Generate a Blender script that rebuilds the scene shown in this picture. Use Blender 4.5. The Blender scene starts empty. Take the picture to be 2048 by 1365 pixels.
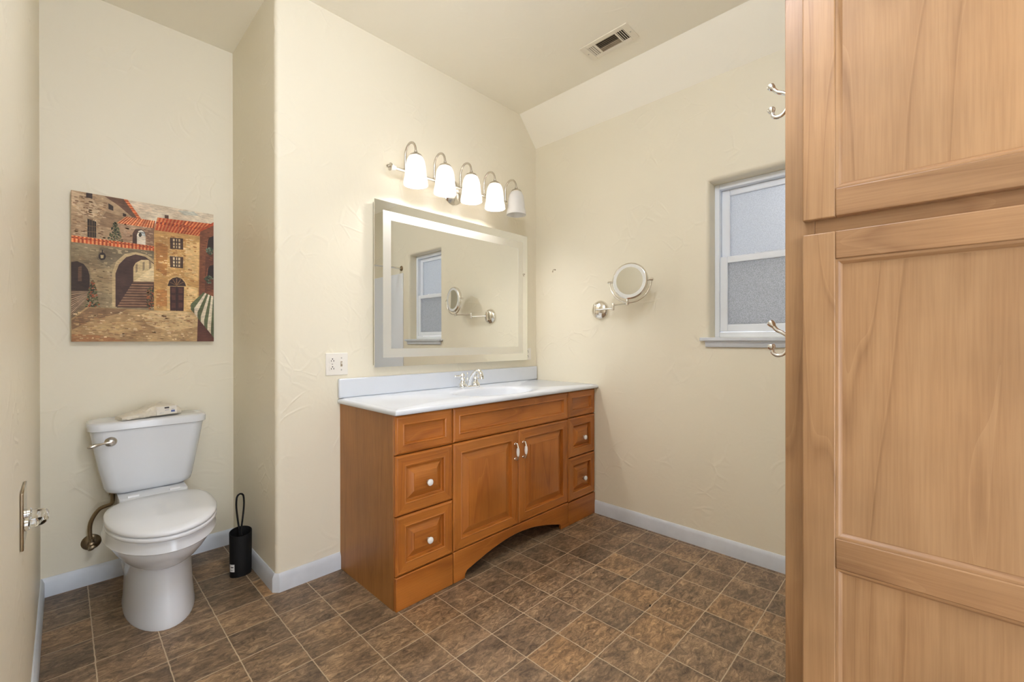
import bpy, bmesh, math, random
from mathutils import Vector, Matrix
random.seed(7)
PI = math.pi
S = bpy.context.scene
COL = S.collection

# ------------------------------------------------------------------ camera
cam_d = bpy.data.cameras.new('camera')
cam = bpy.data.objects.new('camera', cam_d)
COL.objects.link(cam)
cam_d.sensor_fit = 'HORIZONTAL'
cam_d.sensor_width = 36.0
cam_d.lens = 873.04 / 2048 * 36.0
cam_d.clip_start = 0.01
Fv = Vector((0.71709365, 0.69697551, -0.00135306))
Rv = Vector((0.69697457, -0.71709492, -0.00115334))
Uv = Vector((0.00177413, 0.000116, 0.99999842))
cam.matrix_world = Matrix(((Rv.x, Uv.x, -Fv.x, 0), (Rv.y, Uv.y, -Fv.y, 0), (Rv.z, Uv.z, -Fv.z, 1.155), (0, 0, 0, 1)))
S.camera = cam

# ------------------------------------------------------------------ view / world
S.view_settings.view_transform = 'Standard'
S.view_settings.look = 'None'
S.view_settings.gamma = 1.0
S.view_settings.use_curve_mapping = False
S.view_settings.exposure = 0.25
S.cycles.use_denoising = True
S.cycles.use_adaptive_sampling = True
S.cycles.adaptive_threshold = 0.08
S.cycles.adaptive_min_samples = 16
S.cycles.max_bounces = 9
S.cycles.diffuse_bounces = 6
S.cycles.glossy_bounces = 4
S.cycles.transmission_bounces = 6
S.cycles.sample_clamp_indirect = 6.0
S.cycles.caustics_refractive = False
S.cycles.blur_glossy = 0.5
W = bpy.data.worlds.new('world')
S.world = W
W.use_nodes = True
W.node_tree.nodes['Background'].inputs[0].default_value = (0.88, 0.94, 1.05, 1)
W.node_tree.nodes['Background'].inputs[1].default_value = 4.7
BULB_W, BULB_COL = 172.0, (1.0, 0.96, 0.96)       # vanity bulbs, emission strength and colour
DOME_W, DOME_COL = 63.0, (0.86, 0.93, 1.09)      # unseen ceiling globe, added to light the room

# room measures (metres): camera stands at x=y=0
D, R, T, A, L = 2.169, 2.491, 2.884, 0.679, -0.072
HC, HR, XC, YB = 2.797, 2.600, 2.313, -1.10

# ------------------------------------------------------------------ helpers
ORG = {}

def finish(bm, name, mats, parent=None, bevel=0, seg=2, smooth=38, recalc=True):
    if recalc:
        bmesh.ops.recalc_face_normals(bm, faces=bm.faces)
    off = ORG.get(parent.name, Vector((0, 0, 0))) if parent else Vector((0, 0, 0))
    if off.length > 0:
        bmesh.ops.translate(bm, verts=bm.verts, vec=-off)
    me = bpy.data.meshes.new(name)
    bm.to_mesh(me)
    bm.free()
    if not isinstance(mats, (list, tuple)):
        mats = [mats]
    for m in mats:
        me.materials.append(m)
    me.shade_smooth()
    me.set_sharp_from_angle(angle=math.radians(smooth))
    o = bpy.data.objects.new(name, me)
    COL.objects.link(o)
    if parent:
        o.parent = parent
        ORG[o.name] = off
    if bevel:
        b = o.modifiers.new('bevel', 'BEVEL')
        b.width = bevel
        b.segments = seg
        b.limit_method = 'ANGLE'
        b.angle_limit = math.radians(35)
        b.harden_normals = False
    return o

def tag(o, label=None, cat=None, group=None, kind=None):
    if label: o['label'] = label
    if cat: o['category'] = cat
    if group: o['group'] = group
    if kind: o['kind'] = kind
    return o

def thing(name, label, cat, loc, group=None):
    o = bpy.data.objects.new(name, None)
    o.empty_display_size = 0.05
    COL.objects.link(o)
    o.location = loc
    ORG[o.name] = Vector(loc)
    return tag(o, label, cat, group)

def box(bm, x0, x1, y0, y1, z0, z1, mi=0):
    v = [bm.verts.new((x, y, z)) for z in (z0, z1) for y in (y0, y1) for x in (x0, x1)]
    for f in ((0, 1, 3, 2), (4, 6, 7, 5), (0, 4, 5, 1), (2, 3, 7, 6), (0, 2, 6, 4), (1, 5, 7, 3)):
        bm.faces.new([v[i] for i in f]).material_index = mi
    return v

def skin(bm, loops, close=True, cap0=True, cap1=True, mi=0):
    """loops: lists of equally many points, skinned into a surface"""
    rows = [[bm.verts.new(p) for p in lp] for lp in loops]
    n = len(rows[0])
    for a, b in zip(rows, rows[1:]):
        for i in range(n if close else n - 1):
            j = (i + 1) % n
            bm.faces.new((a[i], a[j], b[j], b[i])).material_index = mi
    if cap0: bm.faces.new(rows[0][::-1]).material_index = mi
    if cap1: bm.faces.new(rows[-1]).material_index = mi
    return rows

def frame_of(axis):
    w = Vector(axis).normalized()
    u = w.orthogonal().normalized()
    return u, w.cross(u), w

def lathe(bm, prof, org=(0, 0, 0), axis=(0, 0, 1), n=24, mi=0, cap0=True, cap1=True, sx=1, sy=1):
    u, v, w = frame_of(axis)
    if abs(Vector(axis).normalized().z) > 0.999:
        u, v = Vector((1, 0, 0)), Vector((0, 1, 0))
    o = Vector(org)
    loops = [[o + w * h + u * (max(r, 1e-5) * sx * math.cos(2 * PI * i / n)) + v * (max(r, 1e-5) * sy * math.sin(2 * PI * i / n)) for i in range(n)] for r, h in prof]
    return skin(bm, loops, True, cap0, cap1, mi)

def tube(bm, pts, rad, n=12, mi=0, caps=True):
    pts = [Vector(p) for p in pts]
    if not isinstance(rad, (list, tuple)): rad = [rad] * len(pts)
    loops, u = [], None
    for i, p in enumerate(pts):
        t = (pts[min(i + 1, len(pts) - 1)] - pts[max(i - 1, 0)]).normalized()
        if u is None: u = t.orthogonal().normalized()
        u = (u - t * u.dot(t)).normalized()
        v = t.cross(u)
        loops.append([p + (u * math.cos(2 * PI * k / n) + v * math.sin(2 * PI * k / n)) * rad[i] for k in range(n)])
    return skin(bm, loops, True, caps, caps, mi)

def smooth_path(pts, k=6):
    """Catmull-Rom through pts"""
    P = [Vector(p) for p in pts]
    P = [P[0] * 2 - P[1]] + P + [P[-1] * 2 - P[-2]]
    out = []
    for i in range(1, len(P) - 2):
        for j in range(k):
            t = j / k
            a, b, c, d = P[i - 1:i + 3]
            out.append(0.5 * ((2 * b) + (c - a) * t + (2 * a - 5 * b + 4 * c - d) * t * t + (3 * b - a - 3 * c + d) * t ** 3))
    out.append(P[-2])
    return out

def ball(bm, c, r, mi=0, n=16, sz=1.0):
    k = 8
    prof = [(r * math.sin(PI * i / k), -r * sz * math.cos(PI * i / k)) for i in range(k + 1)]
    lathe(bm, prof, c, (0, 0, 1), n, mi)

# ------------------------------------------------------------------ materials
def new_mat(name):
    m = bpy.data.materials.new(name)
    m.use_nodes = True
    nt = m.node_tree
    return m, nt, nt.nodes['Principled BSDF']

def N(nt, t, **kw):
    n = nt.nodes.new(t)
    for k, v in kw.items(): setattr(n, k, v)
    return n

def lk(nt, a, b): nt.links.new(a, b)

def plain(name, col, rough=0.5, metal=0.0, **kw):
    m, nt, b = new_mat(name)
    b.inputs['Base Color'].default_value = (*col, 1)
    b.inputs['Roughness'].default_value = rough
    b.inputs['Metallic'].default_value = metal
    for k, v in kw.items(): b.inputs[k].default_value = v
    return m

def speckled(name, col, amt=0.06, scale=30, rough=0.5, bump=0.0, **kw):
    """base colour with slight tonal variation"""
    m, nt, b = new_mat(name)
    tc = N(nt, 'ShaderNodeTexCoord')
    no = N(nt, 'ShaderNodeTexNoise')
    no.inputs['Scale'].default_value = scale
    no.inputs['Detail'].default_value = 5
    lk(nt, tc.outputs['Object'], no.inputs['Vector'])
    r = N(nt, 'ShaderNodeValToRGB')
    r.color_ramp.elements[0].position = 0.3
    r.color_ramp.elements[1].position = 0.7
    r.color_ramp.elements[0].color = (*[c * (1 - amt) for c in col], 1)
    r.color_ramp.elements[1].color = (*[min(1, c * (1 + amt)) for c in col], 1)
    lk(nt, no.outputs[0], r.inputs[0])
    lk(nt, r.outputs[0], b.inputs['Base Color'])
    b.inputs['Roughness'].default_value = rough
    for k, v in kw.items(): b.inputs[k].default_value = v
    if bump:
        bp = N(nt, 'ShaderNodeBump')
        bp.inputs['Strength'].default_value = bump
        bp.inputs['Distance'].default_value = 0.002
        lk(nt, no.outputs[0], bp.inputs['Height'])
        lk(nt, bp.outputs[0], b.inputs['Normal'])
    return m

def plaster(name, col, bump=0.42):
    """skip-trowelled wall paint: smooth fields with scattered curved trowel ridges"""
    m, nt, b = new_mat(name)
    tc = N(nt, 'ShaderNodeTexCoord')
    warp = N(nt, 'ShaderNodeTexNoise')
    warp.inputs['Scale'].default_value = 3.0
    warp.inputs['Detail'].default_value = 1
    lk(nt, tc.outputs['Object'], warp.inputs['Vector'])
    mul = N(nt, 'ShaderNodeVectorMath', operation='MULTIPLY_ADD')
    mul.inputs[1].default_value = (0.35, 0.35, 0.35)
    lk(nt, warp.outputs[1], mul.inputs[0])
    lk(nt, tc.outputs['Object'], mul.inputs[2])
    v = N(nt, 'ShaderNodeTexVoronoi', feature='DISTANCE_TO_EDGE')
    v.inputs['Scale'].default_value = 9.0
    lk(nt, mul.outputs[0], v.inputs['Vector'])
    r = N(nt, 'ShaderNodeValToRGB')
    r.color_ramp.elements[0].position = 0.0
    r.color_ramp.elements[0].color = (1, 1, 1, 1)
    r.color_ramp.elements[1].position = 0.10
    r.color_ramp.elements[1].color = (0, 0, 0, 1)
    lk(nt, v.outputs['Distance'], r.inputs[0])
    mask = N(nt, 'ShaderNodeTexNoise')
    mask.inputs['Scale'].default_value = 4.5
    mask.inputs['Detail'].default_value = 0
    lk(nt, tc.outputs['Object'], mask.inputs['Vector'])
    mr = N(nt, 'ShaderNodeValToRGB')
    mr.color_ramp.elements[0].position = 0.52
    mr.color_ramp.elements[1].position = 0.66
    lk(nt, mask.outputs[0], mr.inputs[0])
    mm = N(nt, 'ShaderNodeMath', operation='MULTIPLY')
    lk(nt, r.outputs[0], mm.inputs[0])
    lk(nt, mr.outputs[0], mm.inputs[1])
    fine = N(nt, 'ShaderNodeTexNoise')
    fine.inputs['Scale'].default_value = 38
    fine.inputs['Detail'].default_value = 1.5
    lk(nt, mul.outputs[0], fine.inputs['Vector'])
    ad = N(nt, 'ShaderNodeMath', operation='MULTIPLY_ADD')
    ad.inputs[1].default_value = 0.5
    lk(nt, fine.outputs[0], ad.inputs[0])
    lk(nt, mm.outputs[0], ad.inputs[2])
    bp = N(nt, 'ShaderNodeBump')
    bp.inputs['Strength'].default_value = bump
    bp.inputs['Distance'].default_value = 0.0025
    lk(nt, ad.outputs[0], bp.inputs['Height'])
    lk(nt, bp.outputs[0], b.inputs['Normal'])
    b.inputs['Base Color'].default_value = (*col, 1)
    b.inputs['Roughness'].default_value = 0.42
    b.inputs['Specular IOR Level'].default_value = 0.35
    return m

def wood(name, dark, mid, light, axis=2, scale=1.0, rough=0.35, band=9.0, fine=0.5, dist=7.0, coat=0.0):
    """grain running along the given axis"""
    m, nt, b = new_mat(name)
    tc = N(nt, 'ShaderNodeTexCoord')
    oi = N(nt, 'ShaderNodeObjectInfo')
    sh = N(nt, 'ShaderNodeMath', operation='MULTIPLY')
    sh.inputs[1].default_value = 9.0
    lk(nt, oi.outputs['Random'], sh.inputs[0])
    ad = N(nt, 'ShaderNodeVectorMath', operation='ADD')
    lk(nt, tc.outputs['Object'], ad.inputs[0])
    lk(nt, sh.outputs[0], ad.inputs[1])
    mp = N(nt, 'ShaderNodeMapping')
    sc = [scale, scale, scale]
    sc[axis] = scale * 0.095
    mp.inputs['Scale'].default_value = sc
    lk(nt, ad.outputs[0], mp.inputs['Vector'])
    big = N(nt, 'ShaderNodeTexNoise')
    big.inputs['Scale'].default_value = 3.2
    big.inputs['Detail'].default_value = 1.5
    lk(nt, mp.outputs[0], big.inputs['Vector'])
    # contour lines of the low noise give cathedral arches
    k = N(nt, 'ShaderNodeMath', operation='MULTIPLY')
    k.inputs[1].default_value = band
    lk(nt, big.outputs[0], k.inputs[0])
    fr = N(nt, 'ShaderNodeMath', operation='FRACT')
    lk(nt, k.outputs[0], fr.inputs[0])
    r = N(nt, 'ShaderNodeValToRGB')
    e = r.color_ramp.elements
    e[0].position, e[0].color = 0.0, (*mid, 1)
    e[1].position, e[1].color = 1.0, (*light, 1)
    x = e.new(0.55); x.color = (*light, 1)
    x = e.new(0.86); x.color = (*mid, 1)
    x = e.new(0.93); x.color = (*[a * .75 + c * .25 for a, c in zip(dark, mid)], 1)
    x = e.new(0.97); x.color = (*mid, 1)
    lk(nt, fr.outputs[0], r.inputs[0])
    mp2 = N(nt, 'ShaderNodeMapping')
    s2 = [scale * 160] * 3
    s2[axis] = scale * 5
    mp2.inputs['Scale'].default_value = s2
    lk(nt, ad.outputs[0], mp2.inputs['Vector'])
    fn = N(nt, 'ShaderNodeTexNoise')
    fn.inputs['Scale'].default_value = 1.0
    fn.inputs['Detail'].default_value = 4
    lk(nt, mp2.outputs[0], fn.inputs['Vector'])
    fr2 = N(nt, 'ShaderNodeValToRGB')
    fr2.color_ramp.elements[0].position = 0.30
    fr2.color_ramp.elements[0].color = (*dark, 1)
    fr2.color_ramp.elements[1].position = 0.62
    fr2.color_ramp.elements[1].color = (*light, 1)
    lk(nt, fn.outputs[0], fr2.inputs[0])
    mx = N(nt, 'ShaderNodeMix', data_type='RGBA')
    mx.inputs[0].default_value = fine
    lk(nt, r.outputs[0], mx.inputs[6])
    lk(nt, fr2.outputs[0], mx.inputs[7])
    blot = N(nt, 'ShaderNodeTexNoise')
    blot.inputs['Scale'].default_value = 4.0
    blot.inputs['Detail'].default_value = 3
    lk(nt, ad.outputs[0], blot.inputs['Vector'])
    br = N(nt, 'ShaderNodeMapRange')
    br.inputs[1].default_value, br.inputs[2].default_value = 0.3, 0.7
    br.inputs[3].default_value, br.inputs[4].default_value = 0.84, 1.1
    lk(nt, blot.outputs[0], br.inputs[0])
    m2 = N(nt, 'ShaderNodeMix', data_type='RGBA', blend_type='MULTIPLY')
    m2.inputs[0].default_value = 1.0
    lk(nt, mx.outputs[2], m2.inputs[6])
    lk(nt, br.outputs[0], m2.inputs[7])
    lk(nt, m2.outputs[2], b.inputs['Base Color'])
    b.inputs['Roughness'].default_value = rough
    b.inputs['Coat Weight'].default_value = coat
    b.inputs['Coat Roughness'].default_value = 0.2
    return m

def tile_floor():
    m, nt, b = new_mat('vinyl_slate_tile')
    P_, X0, Y0 = 0.1825, 1.722, 0.888
    tc = N(nt, 'ShaderNodeTexCoord')
    mp = N(nt, 'ShaderNodeMapping')
    mp.inputs['Location'].default_value = (-X0 / P_ + 40, -Y0 / P_ + 40, 0)
    mp.inputs['Scale'].default_value = (1 / P_, 1 / P_, 0)
    lk(nt, tc.outputs['Object'], mp.inputs['Vector'])
    # slightly ragged tile edges
    wn = N(nt, 'ShaderNodeTexNoise')
    wn.inputs['Scale'].default_value = 4.0
    wn.inputs['Detail'].default_value = 4
    lk(nt, mp.outputs[0], wn.inputs['Vector'])
    wv = N(nt, 'ShaderNodeVectorMath', operation='MULTIPLY_ADD')
    wv.inputs[1].default_value = (0.03, 0.03, 0)
    lk(nt, wn.outputs[1], wv.inputs[0])
    lk(nt, mp.outputs[0], wv.inputs[2])
    ofs = N(nt, 'ShaderNodeVectorMath', operation='SUBTRACT')
    ofs.inputs[1].default_value = (0.015, 0.015, 0)
    lk(nt, wv.outputs[0], ofs.inputs[0])
    fl = N(nt, 'ShaderNodeVectorMath', operation='FLOOR')
    lk(nt, ofs.outputs[0], fl.inputs[0])
    fr = N(nt, 'ShaderNodeVectorMath', operation='FRACTION')
    lk(nt, ofs.outputs[0], fr.inputs[0])
    # distance to the tile edge with rounded corners
    c = N(nt, 'ShaderNodeVectorMath', operation='SUBTRACT')
    c.inputs[1].default_value = (0.5, 0.5, 0)
    lk(nt, fr.outputs[0], c.inputs[0])
    ab = N(nt, 'ShaderNodeVectorMath', operation='ABSOLUTE')
    lk(nt, c.outputs[0], ab.inputs[0])
    sp = N(nt, 'ShaderNodeSeparateXYZ')
    lk(nt, ab.outputs[0], sp.inputs[0])
    mxx = N(nt, 'ShaderNodeMath', operation='SMOOTH_MAX')
    mxx.inputs[2].default_value = 0.03
    lk(nt, sp.outputs[0], mxx.inputs[0])
    lk(nt, sp.outputs[1], mxx.inputs[1])
    gr = N(nt, 'ShaderNodeMapRange', interpolation_type='SMOOTHSTEP')
    gr.inputs[1].default_value, gr.inputs[2].default_value = 0.4855, 0.4945
    lk(nt, mxx.outputs[0], gr.inputs[0])
    # per tile tone
    wh = N(nt, 'ShaderNodeTexWhiteNoise', noise_dimensions='3D')
    lk(nt, fl.outputs[0], wh.inputs['Vector'])
    # cleft pattern, shifted for every tile
    sh = N(nt, 'ShaderNodeVectorMath', operation='MULTIPLY_ADD')
    sh.inputs[1].default_value = (13, 17, 11)
    lk(nt, wh.outputs['Color'], sh.inputs[0])
    lk(nt, mp.outputs[0], sh.inputs[2])
    n1 = N(nt, 'ShaderNodeTexNoise')
    n1.inputs['Scale'].default_value = 3.8
    n1.inputs['Detail'].default_value = 9
    n1.inputs['Roughness'].default_value = 0.78
    n1.inputs['Distortion'].default_value = 0.9
    st_ = N(nt, 'ShaderNodeMapping')      # cleft runs one way, turned by the tile
    st_.inputs['Scale'].default_value = (1.0, 2.3, 1.0)
    rt = N(nt, 'ShaderNodeMath', operation='MULTIPLY')
    rt.inputs[1].default_value = 6.0
    cz = N(nt, 'ShaderNodeCombineXYZ')
    lk(nt, wh.outputs['Value'], rt.inputs[0])
    lk(nt, rt.outputs[0], cz.inputs[2])
    lk(nt, cz.outputs[0], st_.inputs['Rotation'])
    lk(nt, sh.outputs[0], st_.inputs['Vector'])
    lk(nt, st_.outputs[0], n1.inputs['Vector'])
    r1 = N(nt, 'ShaderNodeValToRGB')
    e = r1.color_ramp.elements
    e[0].position, e[0].color = 0.31, (0.083, 0.053, 0.030, 1)
    e[1].position, e[1].color = 0.70, (0.56, 0.405, 0.245, 1)
    x = e.new(0.44); x.color = (0.172, 0.116, 0.070, 1)
    x = e.new(0.53); x.color = (0.268, 0.184, 0.112, 1)
    x = e.new(0.61); x.color = (0.385, 0.270, 0.164, 1)
    lk(nt, n1.outputs[0], r1.inputs[0])
    # thin dark clefts
    n2 = N(nt, 'ShaderNodeTexNoise')
    n2.inputs['Scale'].default_value = 1.7
    n2.inputs['Detail'].default_value = 6
    n2.inputs['Distortion'].default_value = 1.4
    lk(nt, sh.outputs[0], n2.inputs['Vector'])
    ds = N(nt, 'ShaderNodeMath', operation='SUBTRACT')
    ds.inputs[1].default_value = 0.5
    lk(nt, n2.outputs[0], ds.inputs[0])
    da = N(nt, 'ShaderNodeMath', operation='ABSOLUTE')
    lk(nt, ds.outputs[0], da.inputs[0])
    dr = N(nt, 'ShaderNodeMapRange')
    dr.inputs[1].default_value, dr.inputs[2].default_value = 0.0, 0.012
    dr.inputs[3].default_value, dr.inputs[4].default_value = 0.62, 1.0
    lk(nt, da.outputs[0], dr.inputs[0])
    m1 = N(nt, 'ShaderNodeMix', data_type='RGBA', blend_type='MULTIPLY')
    m1.inputs[0].default_value = 1.0
    lk(nt, r1.outputs[0], m1.inputs[6])
    lk(nt, dr.outputs[0], m1.inputs[7])
    # tile tint
    tr = N(nt, 'ShaderNodeValToRGB')
    e = tr.color_ramp.elements
    e[0].position, e[0].color = 0.0, (0.80, 0.80, 0.82, 1)
    e[1].position, e[1].color = 1.0, (1.20, 1.08, 0.92, 1)
    x = e.new(0.5); x.color = (0.98, 0.98, 1.0, 1)
    x = e.new(0.8); x.color = (1.08, 1.05, 1.02, 1)
    lk(nt, wh.outputs['Value'], tr.inputs[0])
    m2 = N(nt, 'ShaderNodeMix', data_type='RGBA', blend_type='MULTIPLY')
    m2.inputs[0].default_value = 1.0
    lk(nt, m1.outputs[2], m2.inputs[6])
    lk(nt, tr.outputs[0], m2.inputs[7])
    n3 = N(nt, 'ShaderNodeTexNoise')
    n3.inputs['Scale'].default_value = 1.5
    n3.inputs['Detail'].default_value = 2
    lk(nt, sh.outputs[0], n3.inputs['Vector'])
    r3 = N(nt, 'ShaderNodeValToRGB')
    r3.color_ramp.elements[0].position = 0.36
    r3.color_ramp.elements[0].color = (0.78, 0.77, 0.77, 1)
    r3.color_ramp.elements[1].position = 0.64
    r3.color_ramp.elements[1].color = (1.20, 1.16, 1.09, 1)
    lk(nt, n3.outputs[0], r3.inputs[0])
    m3 = N(nt, 'ShaderNodeMix', data_type='RGBA', blend_type='MULTIPLY')
    m3.inputs[0].default_value = 1.0
    lk(nt, m2.outputs[2], m3.inputs[6])
    lk(nt, r3.outputs[0], m3.inputs[7])
    m2 = m3
    gm = N(nt, 'ShaderNodeMix', data_type='RGBA')
    gm.inputs[7].default_value = (0.50, 0.385, 0.255, 1)
    lk(nt, gr.outputs[0], gm.inputs[0])
    lk(nt, m2.outputs[2], gm.inputs[6])
    lk(nt, gm.outputs[2], b.inputs['Base Color'])
    hb = N(nt, 'ShaderNodeMath', operation='MULTIPLY_ADD')
    hb.inputs[1].default_value = -1.2
    lk(nt, gr.outputs[0], hb.inputs[0])
    lk(nt, n1.outputs[0], hb.inputs[2])
    bp = N(nt, 'ShaderNodeBump')
    bp.inputs['Strength'].default_value = 0.35
    bp.inputs['Distance'].default_value = 0.003
    lk(nt, hb.outputs[0], bp.inputs['Height'])
    lk(nt, bp.outputs[0], b.inputs['Normal'])
    b.inputs['Roughness'].default_value = 0.42
    b.inputs['Specular IOR Level'].default_value = 0.4
    return m

def emis(name, col, st):
    m, nt, b = new_mat(name)
    b.inputs['Base Color'].default_value = (*col, 1)
    b.inputs['Emission Color'].default_value = (*col, 1)
    b.inputs['Emission Strength'].default_value = st
    return m

def shade_glass(name):
    """white frosted lamp glass"""
    m, nt, b = new_mat(name)
    out = nt.nodes['Material Output']
    tr = N(nt, 'ShaderNodeBsdfTranslucent')
    tr.inputs[0].default_value = (0.95, 0.93, 0.90, 1)
    b.inputs['Base Color'].default_value = (0.88, 0.87, 0.85, 1)
    b.inputs['Roughness'].default_value = 0.25
    mx = N(nt, 'ShaderNodeMixShader')
    mx.inputs[0].default_value = 0.36
    lk(nt, b.outputs[0], mx.inputs[1])
    lk(nt, tr.outputs[0], mx.inputs[2])
    lk(nt, mx.outputs[0], out.inputs[0])
    return m

def pane_glass(name, col, grain):
    """obscured pebbled glass: light goes through it diffused"""
    m, nt, b = new_mat(name)
    out = nt.nodes['Material Output']
    tc = N(nt, 'ShaderNodeTexCoord')
    no = N(nt, 'ShaderNodeTexNoise')
    no.inputs['Scale'].default_value = 260
    no.inputs['Detail'].default_value = 2
    lk(nt, tc.outputs['Object'], no.inputs['Vector'])
    r = N(nt, 'ShaderNodeValToRGB')
    r.color_ramp.elements[0].position = 0.35
    r.color_ramp.elements[1].position = 0.65
    r.color_ramp.elements[0].color = (*[c * (1 - grain) for c in col], 1)
    r.color_ramp.elements[1].color = (*[min(1, c * (1 + grain)) for c in col], 1)
    lk(nt, no.outputs[0], r.inputs[0])
    tr = N(nt, 'ShaderNodeBsdfTranslucent')
    lk(nt, r.outputs[0], tr.inputs[0])
    bp = N(nt, 'ShaderNodeBump')
    bp.inputs['Strength'].default_value = 0.5
    bp.inputs['Distance'].default_value = 0.001
    lk(nt, no.outputs[0], bp.inputs['Height'])
    gl = N(nt, 'ShaderNodeBsdfGlossy')
    gl.inputs['Roughness'].default_value = 0.22
    lk(nt, bp.outputs[0], gl.inputs['Normal'])
    mx = N(nt, 'ShaderNodeMixShader')
    mx.inputs[0].default_value = 0.10
    lk(nt, tr.outputs[0], mx.inputs[1])
    lk(nt, gl.outputs[0], mx.inputs[2])
    lk(nt, mx.outputs[0], out.inputs[0])
    return m

def paint_mat():
    """artist's paint: pigment colour per patch, broken by horizontal brush strokes"""
    m, nt, b = new_mat('oil_paint')
    at = N(nt, 'ShaderNodeVertexColor', layer_name='pigment')
    tc = N(nt, 'ShaderNodeTexCoord')
    mp = N(nt, 'ShaderNodeMapping')
    mp.inputs['Scale'].default_value = (38, 38, 150)
    lk(nt, tc.outputs['Object'], mp.inputs['Vector'])
    no = N(nt, 'ShaderNodeTexNoise')
    no.inputs['Scale'].default_value = 1.0
    no.inputs['Detail'].default_value = 5
    no.inputs['Roughness'].default_value = 0.7
    lk(nt, mp.outputs[0], no.inputs['Vector'])
    r = N(nt, 'ShaderNodeMapRange')
    r.inputs[1].default_value, r.inputs[2].default_value = 0.3, 0.7
    r.inputs[3].default_value, r.inputs[4].default_value = 0.68, 1.34
    lk(nt, no.outputs[0], r.inputs[0])
    n2 = N(nt, 'ShaderNodeTexNoise')
    n2.inputs['Scale'].default_value = 14
    n2.inputs['Detail'].default_value = 4
    lk(nt, tc.outputs['Object'], n2.inputs['Vector'])
    r2 = N(nt, 'ShaderNodeValToRGB')
    r2.color_ramp.elements[0].position = 0.32
    r2.color_ramp.elements[0].color = (0.72, 0.60, 0.50, 1)
    r2.color_ramp.elements[1].position = 0.68
    r2.color_ramp.elements[1].color = (1.14, 1.06, 0.96, 1)
    lk(nt, n2.outputs[0], r2.inputs[0])
    m1 = N(nt, 'ShaderNodeMix', data_type='RGBA', blend_type='MULTIPLY')
    m1.inputs[0].default_value = 1
    lk(nt, at.outputs[0], m1.inputs[6])
    lk(nt, r.outputs[0], m1.inputs[7])
    m2 = N(nt, 'ShaderNodeMix', data_type='RGBA', blend_type='MULTIPLY')
    m2.inputs[0].default_value = 1
    lk(nt, m1.outputs[2], m2.inputs[6])
    lk(nt, r2.outputs[0], m2.inputs[7])
    lk(nt, m2.outputs[2], b.inputs['Base Color'])
    b.inputs['Roughness'].default_value = 0.6
    return m

WALL = plaster('cream_plaster', (0.80, 0.742, 0.597))
CEIL = plaster('cream_ceiling_paint', (0.93, 0.885, 0.765), 0.2)
FLOOR = tile_floor()
TRIM = speckled('grey_white_trim_paint', (0.63, 0.665, 0.715), 0.05, 14, 0.4)
VWZ = wood('honey_maple_vertical', (0.28, 0.075, 0.009), (0.40, 0.122, 0.016), (0.49, 0.170, 0.028), 2, 1.6, 0.34, 4, 0.30, coat=0.2)
VWX = wood('honey_maple_horizontal', (0.28, 0.075, 0.009), (0.40, 0.122, 0.016), (0.49, 0.170, 0.028), 0, 1.6, 0.34, 4, 0.30, coat=0.2)
VSIDE = wood('honey_maple_side_panel', (0.245, 0.092, 0.018), (0.335, 0.135, 0.030), (0.40, 0.174, 0.044), 2, 1.8, 0.42, 6, 0.55)
VDARK = plain('dark_cabinet_inside', (0.07, 0.03, 0.012), 0.6)
LWZ = wood('pale_alder_vertical', (0.235, 0.117, 0.049), (0.342, 0.187, 0.085), (0.398, 0.229, 0.110), 2, 1.5, 0.4, 12, 0.30)
LWY = wood('pale_alder_horizontal', (0.22, 0.105, 0.044), (0.315, 0.166, 0.074), (0.367, 0.204, 0.096), 1, 1.8, 0.4, 7, 0.35)
PORC = speckled('white_porcelain', (0.74, 0.765, 0.80), 0.01, 5, 0.12)
SEATW = plain('white_seat_plastic', (0.79, 0.815, 0.85), 0.22)
MARBLE = speckled('white_cultured_marble', (0.70, 0.735, 0.79), 0.015, 6, 0.16)
KNOBW = plain('white_ceramic', (0.86, 0.85, 0.83), 0.12)
CHROME = plain('polished_chrome', (0.86, 0.87, 0.88), 0.07, 1.0)
NICKEL = speckled('brushed_nickel', (0.60, 0.555, 0.49), 0.05, 60, 0.26, Metallic=1.0)
NICKELB = speckled('bright_nickel', (0.80, 0.765, 0.70), 0.03, 60, 0.14, Metallic=1.0)
BRASSD = speckled('aged_bronze_metal', (0.30, 0.225, 0.14), 0.15, 60, 0.32, Metallic=1.0)
MIRROR = plain('mirror_silver', (0.90, 0.915, 0.90), 0.0, 1.0)
FROST = plain('frosted_mirror_band', (0.83, 0.82, 0.76), 0.42, 0.8)
MEDGE = plain('mirror_edge_metal', (0.55, 0.52, 0.45), 0.35, 0.8)
SHADE = shade_glass('frosted_white_lamp_glass')
BULB = emis('lit_bulb', BULB_COL, BULB_W)
BULBOFF = plain('unlit_white_bulb', (0.9, 0.9, 0.9), 0.3)
DOME = emis('added_lamp_glass', DOME_COL, DOME_W)
VINYLW = plain('white_window_vinyl', (0.84, 0.885, 0.96), 0.3)
PANEU = pane_glass('pebbled_glass', (0.335, 0.333, 0.33), 0.10)
PANEL_ = pane_glass('pebbled_glass_screened', (0.28, 0.274, 0.265), 0.26)
BLACK = speckled('black_plastic', (0.009, 0.0085, 0.0085), 0.1, 20, 0.5, 0, **{'Specular IOR Level': 0.25})
BLACKIN = plain('black_hollow', (0.004, 0.004, 0.004), 0.7)
PLATEW = plain('almond_plate_plastic', (0.82, 0.78, 0.71), 0.3)
SLOT = plain('dark_slot', (0.03, 0.025, 0.02), 0.6)
VENTW = plain('cream_vent_enamel', (0.82, 0.76, 0.64), 0.4)
DUCT = plain('duct_shade', (0.03, 0.022, 0.013), 0.8)  # dark colour stands in for shade inside the duct
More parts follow.
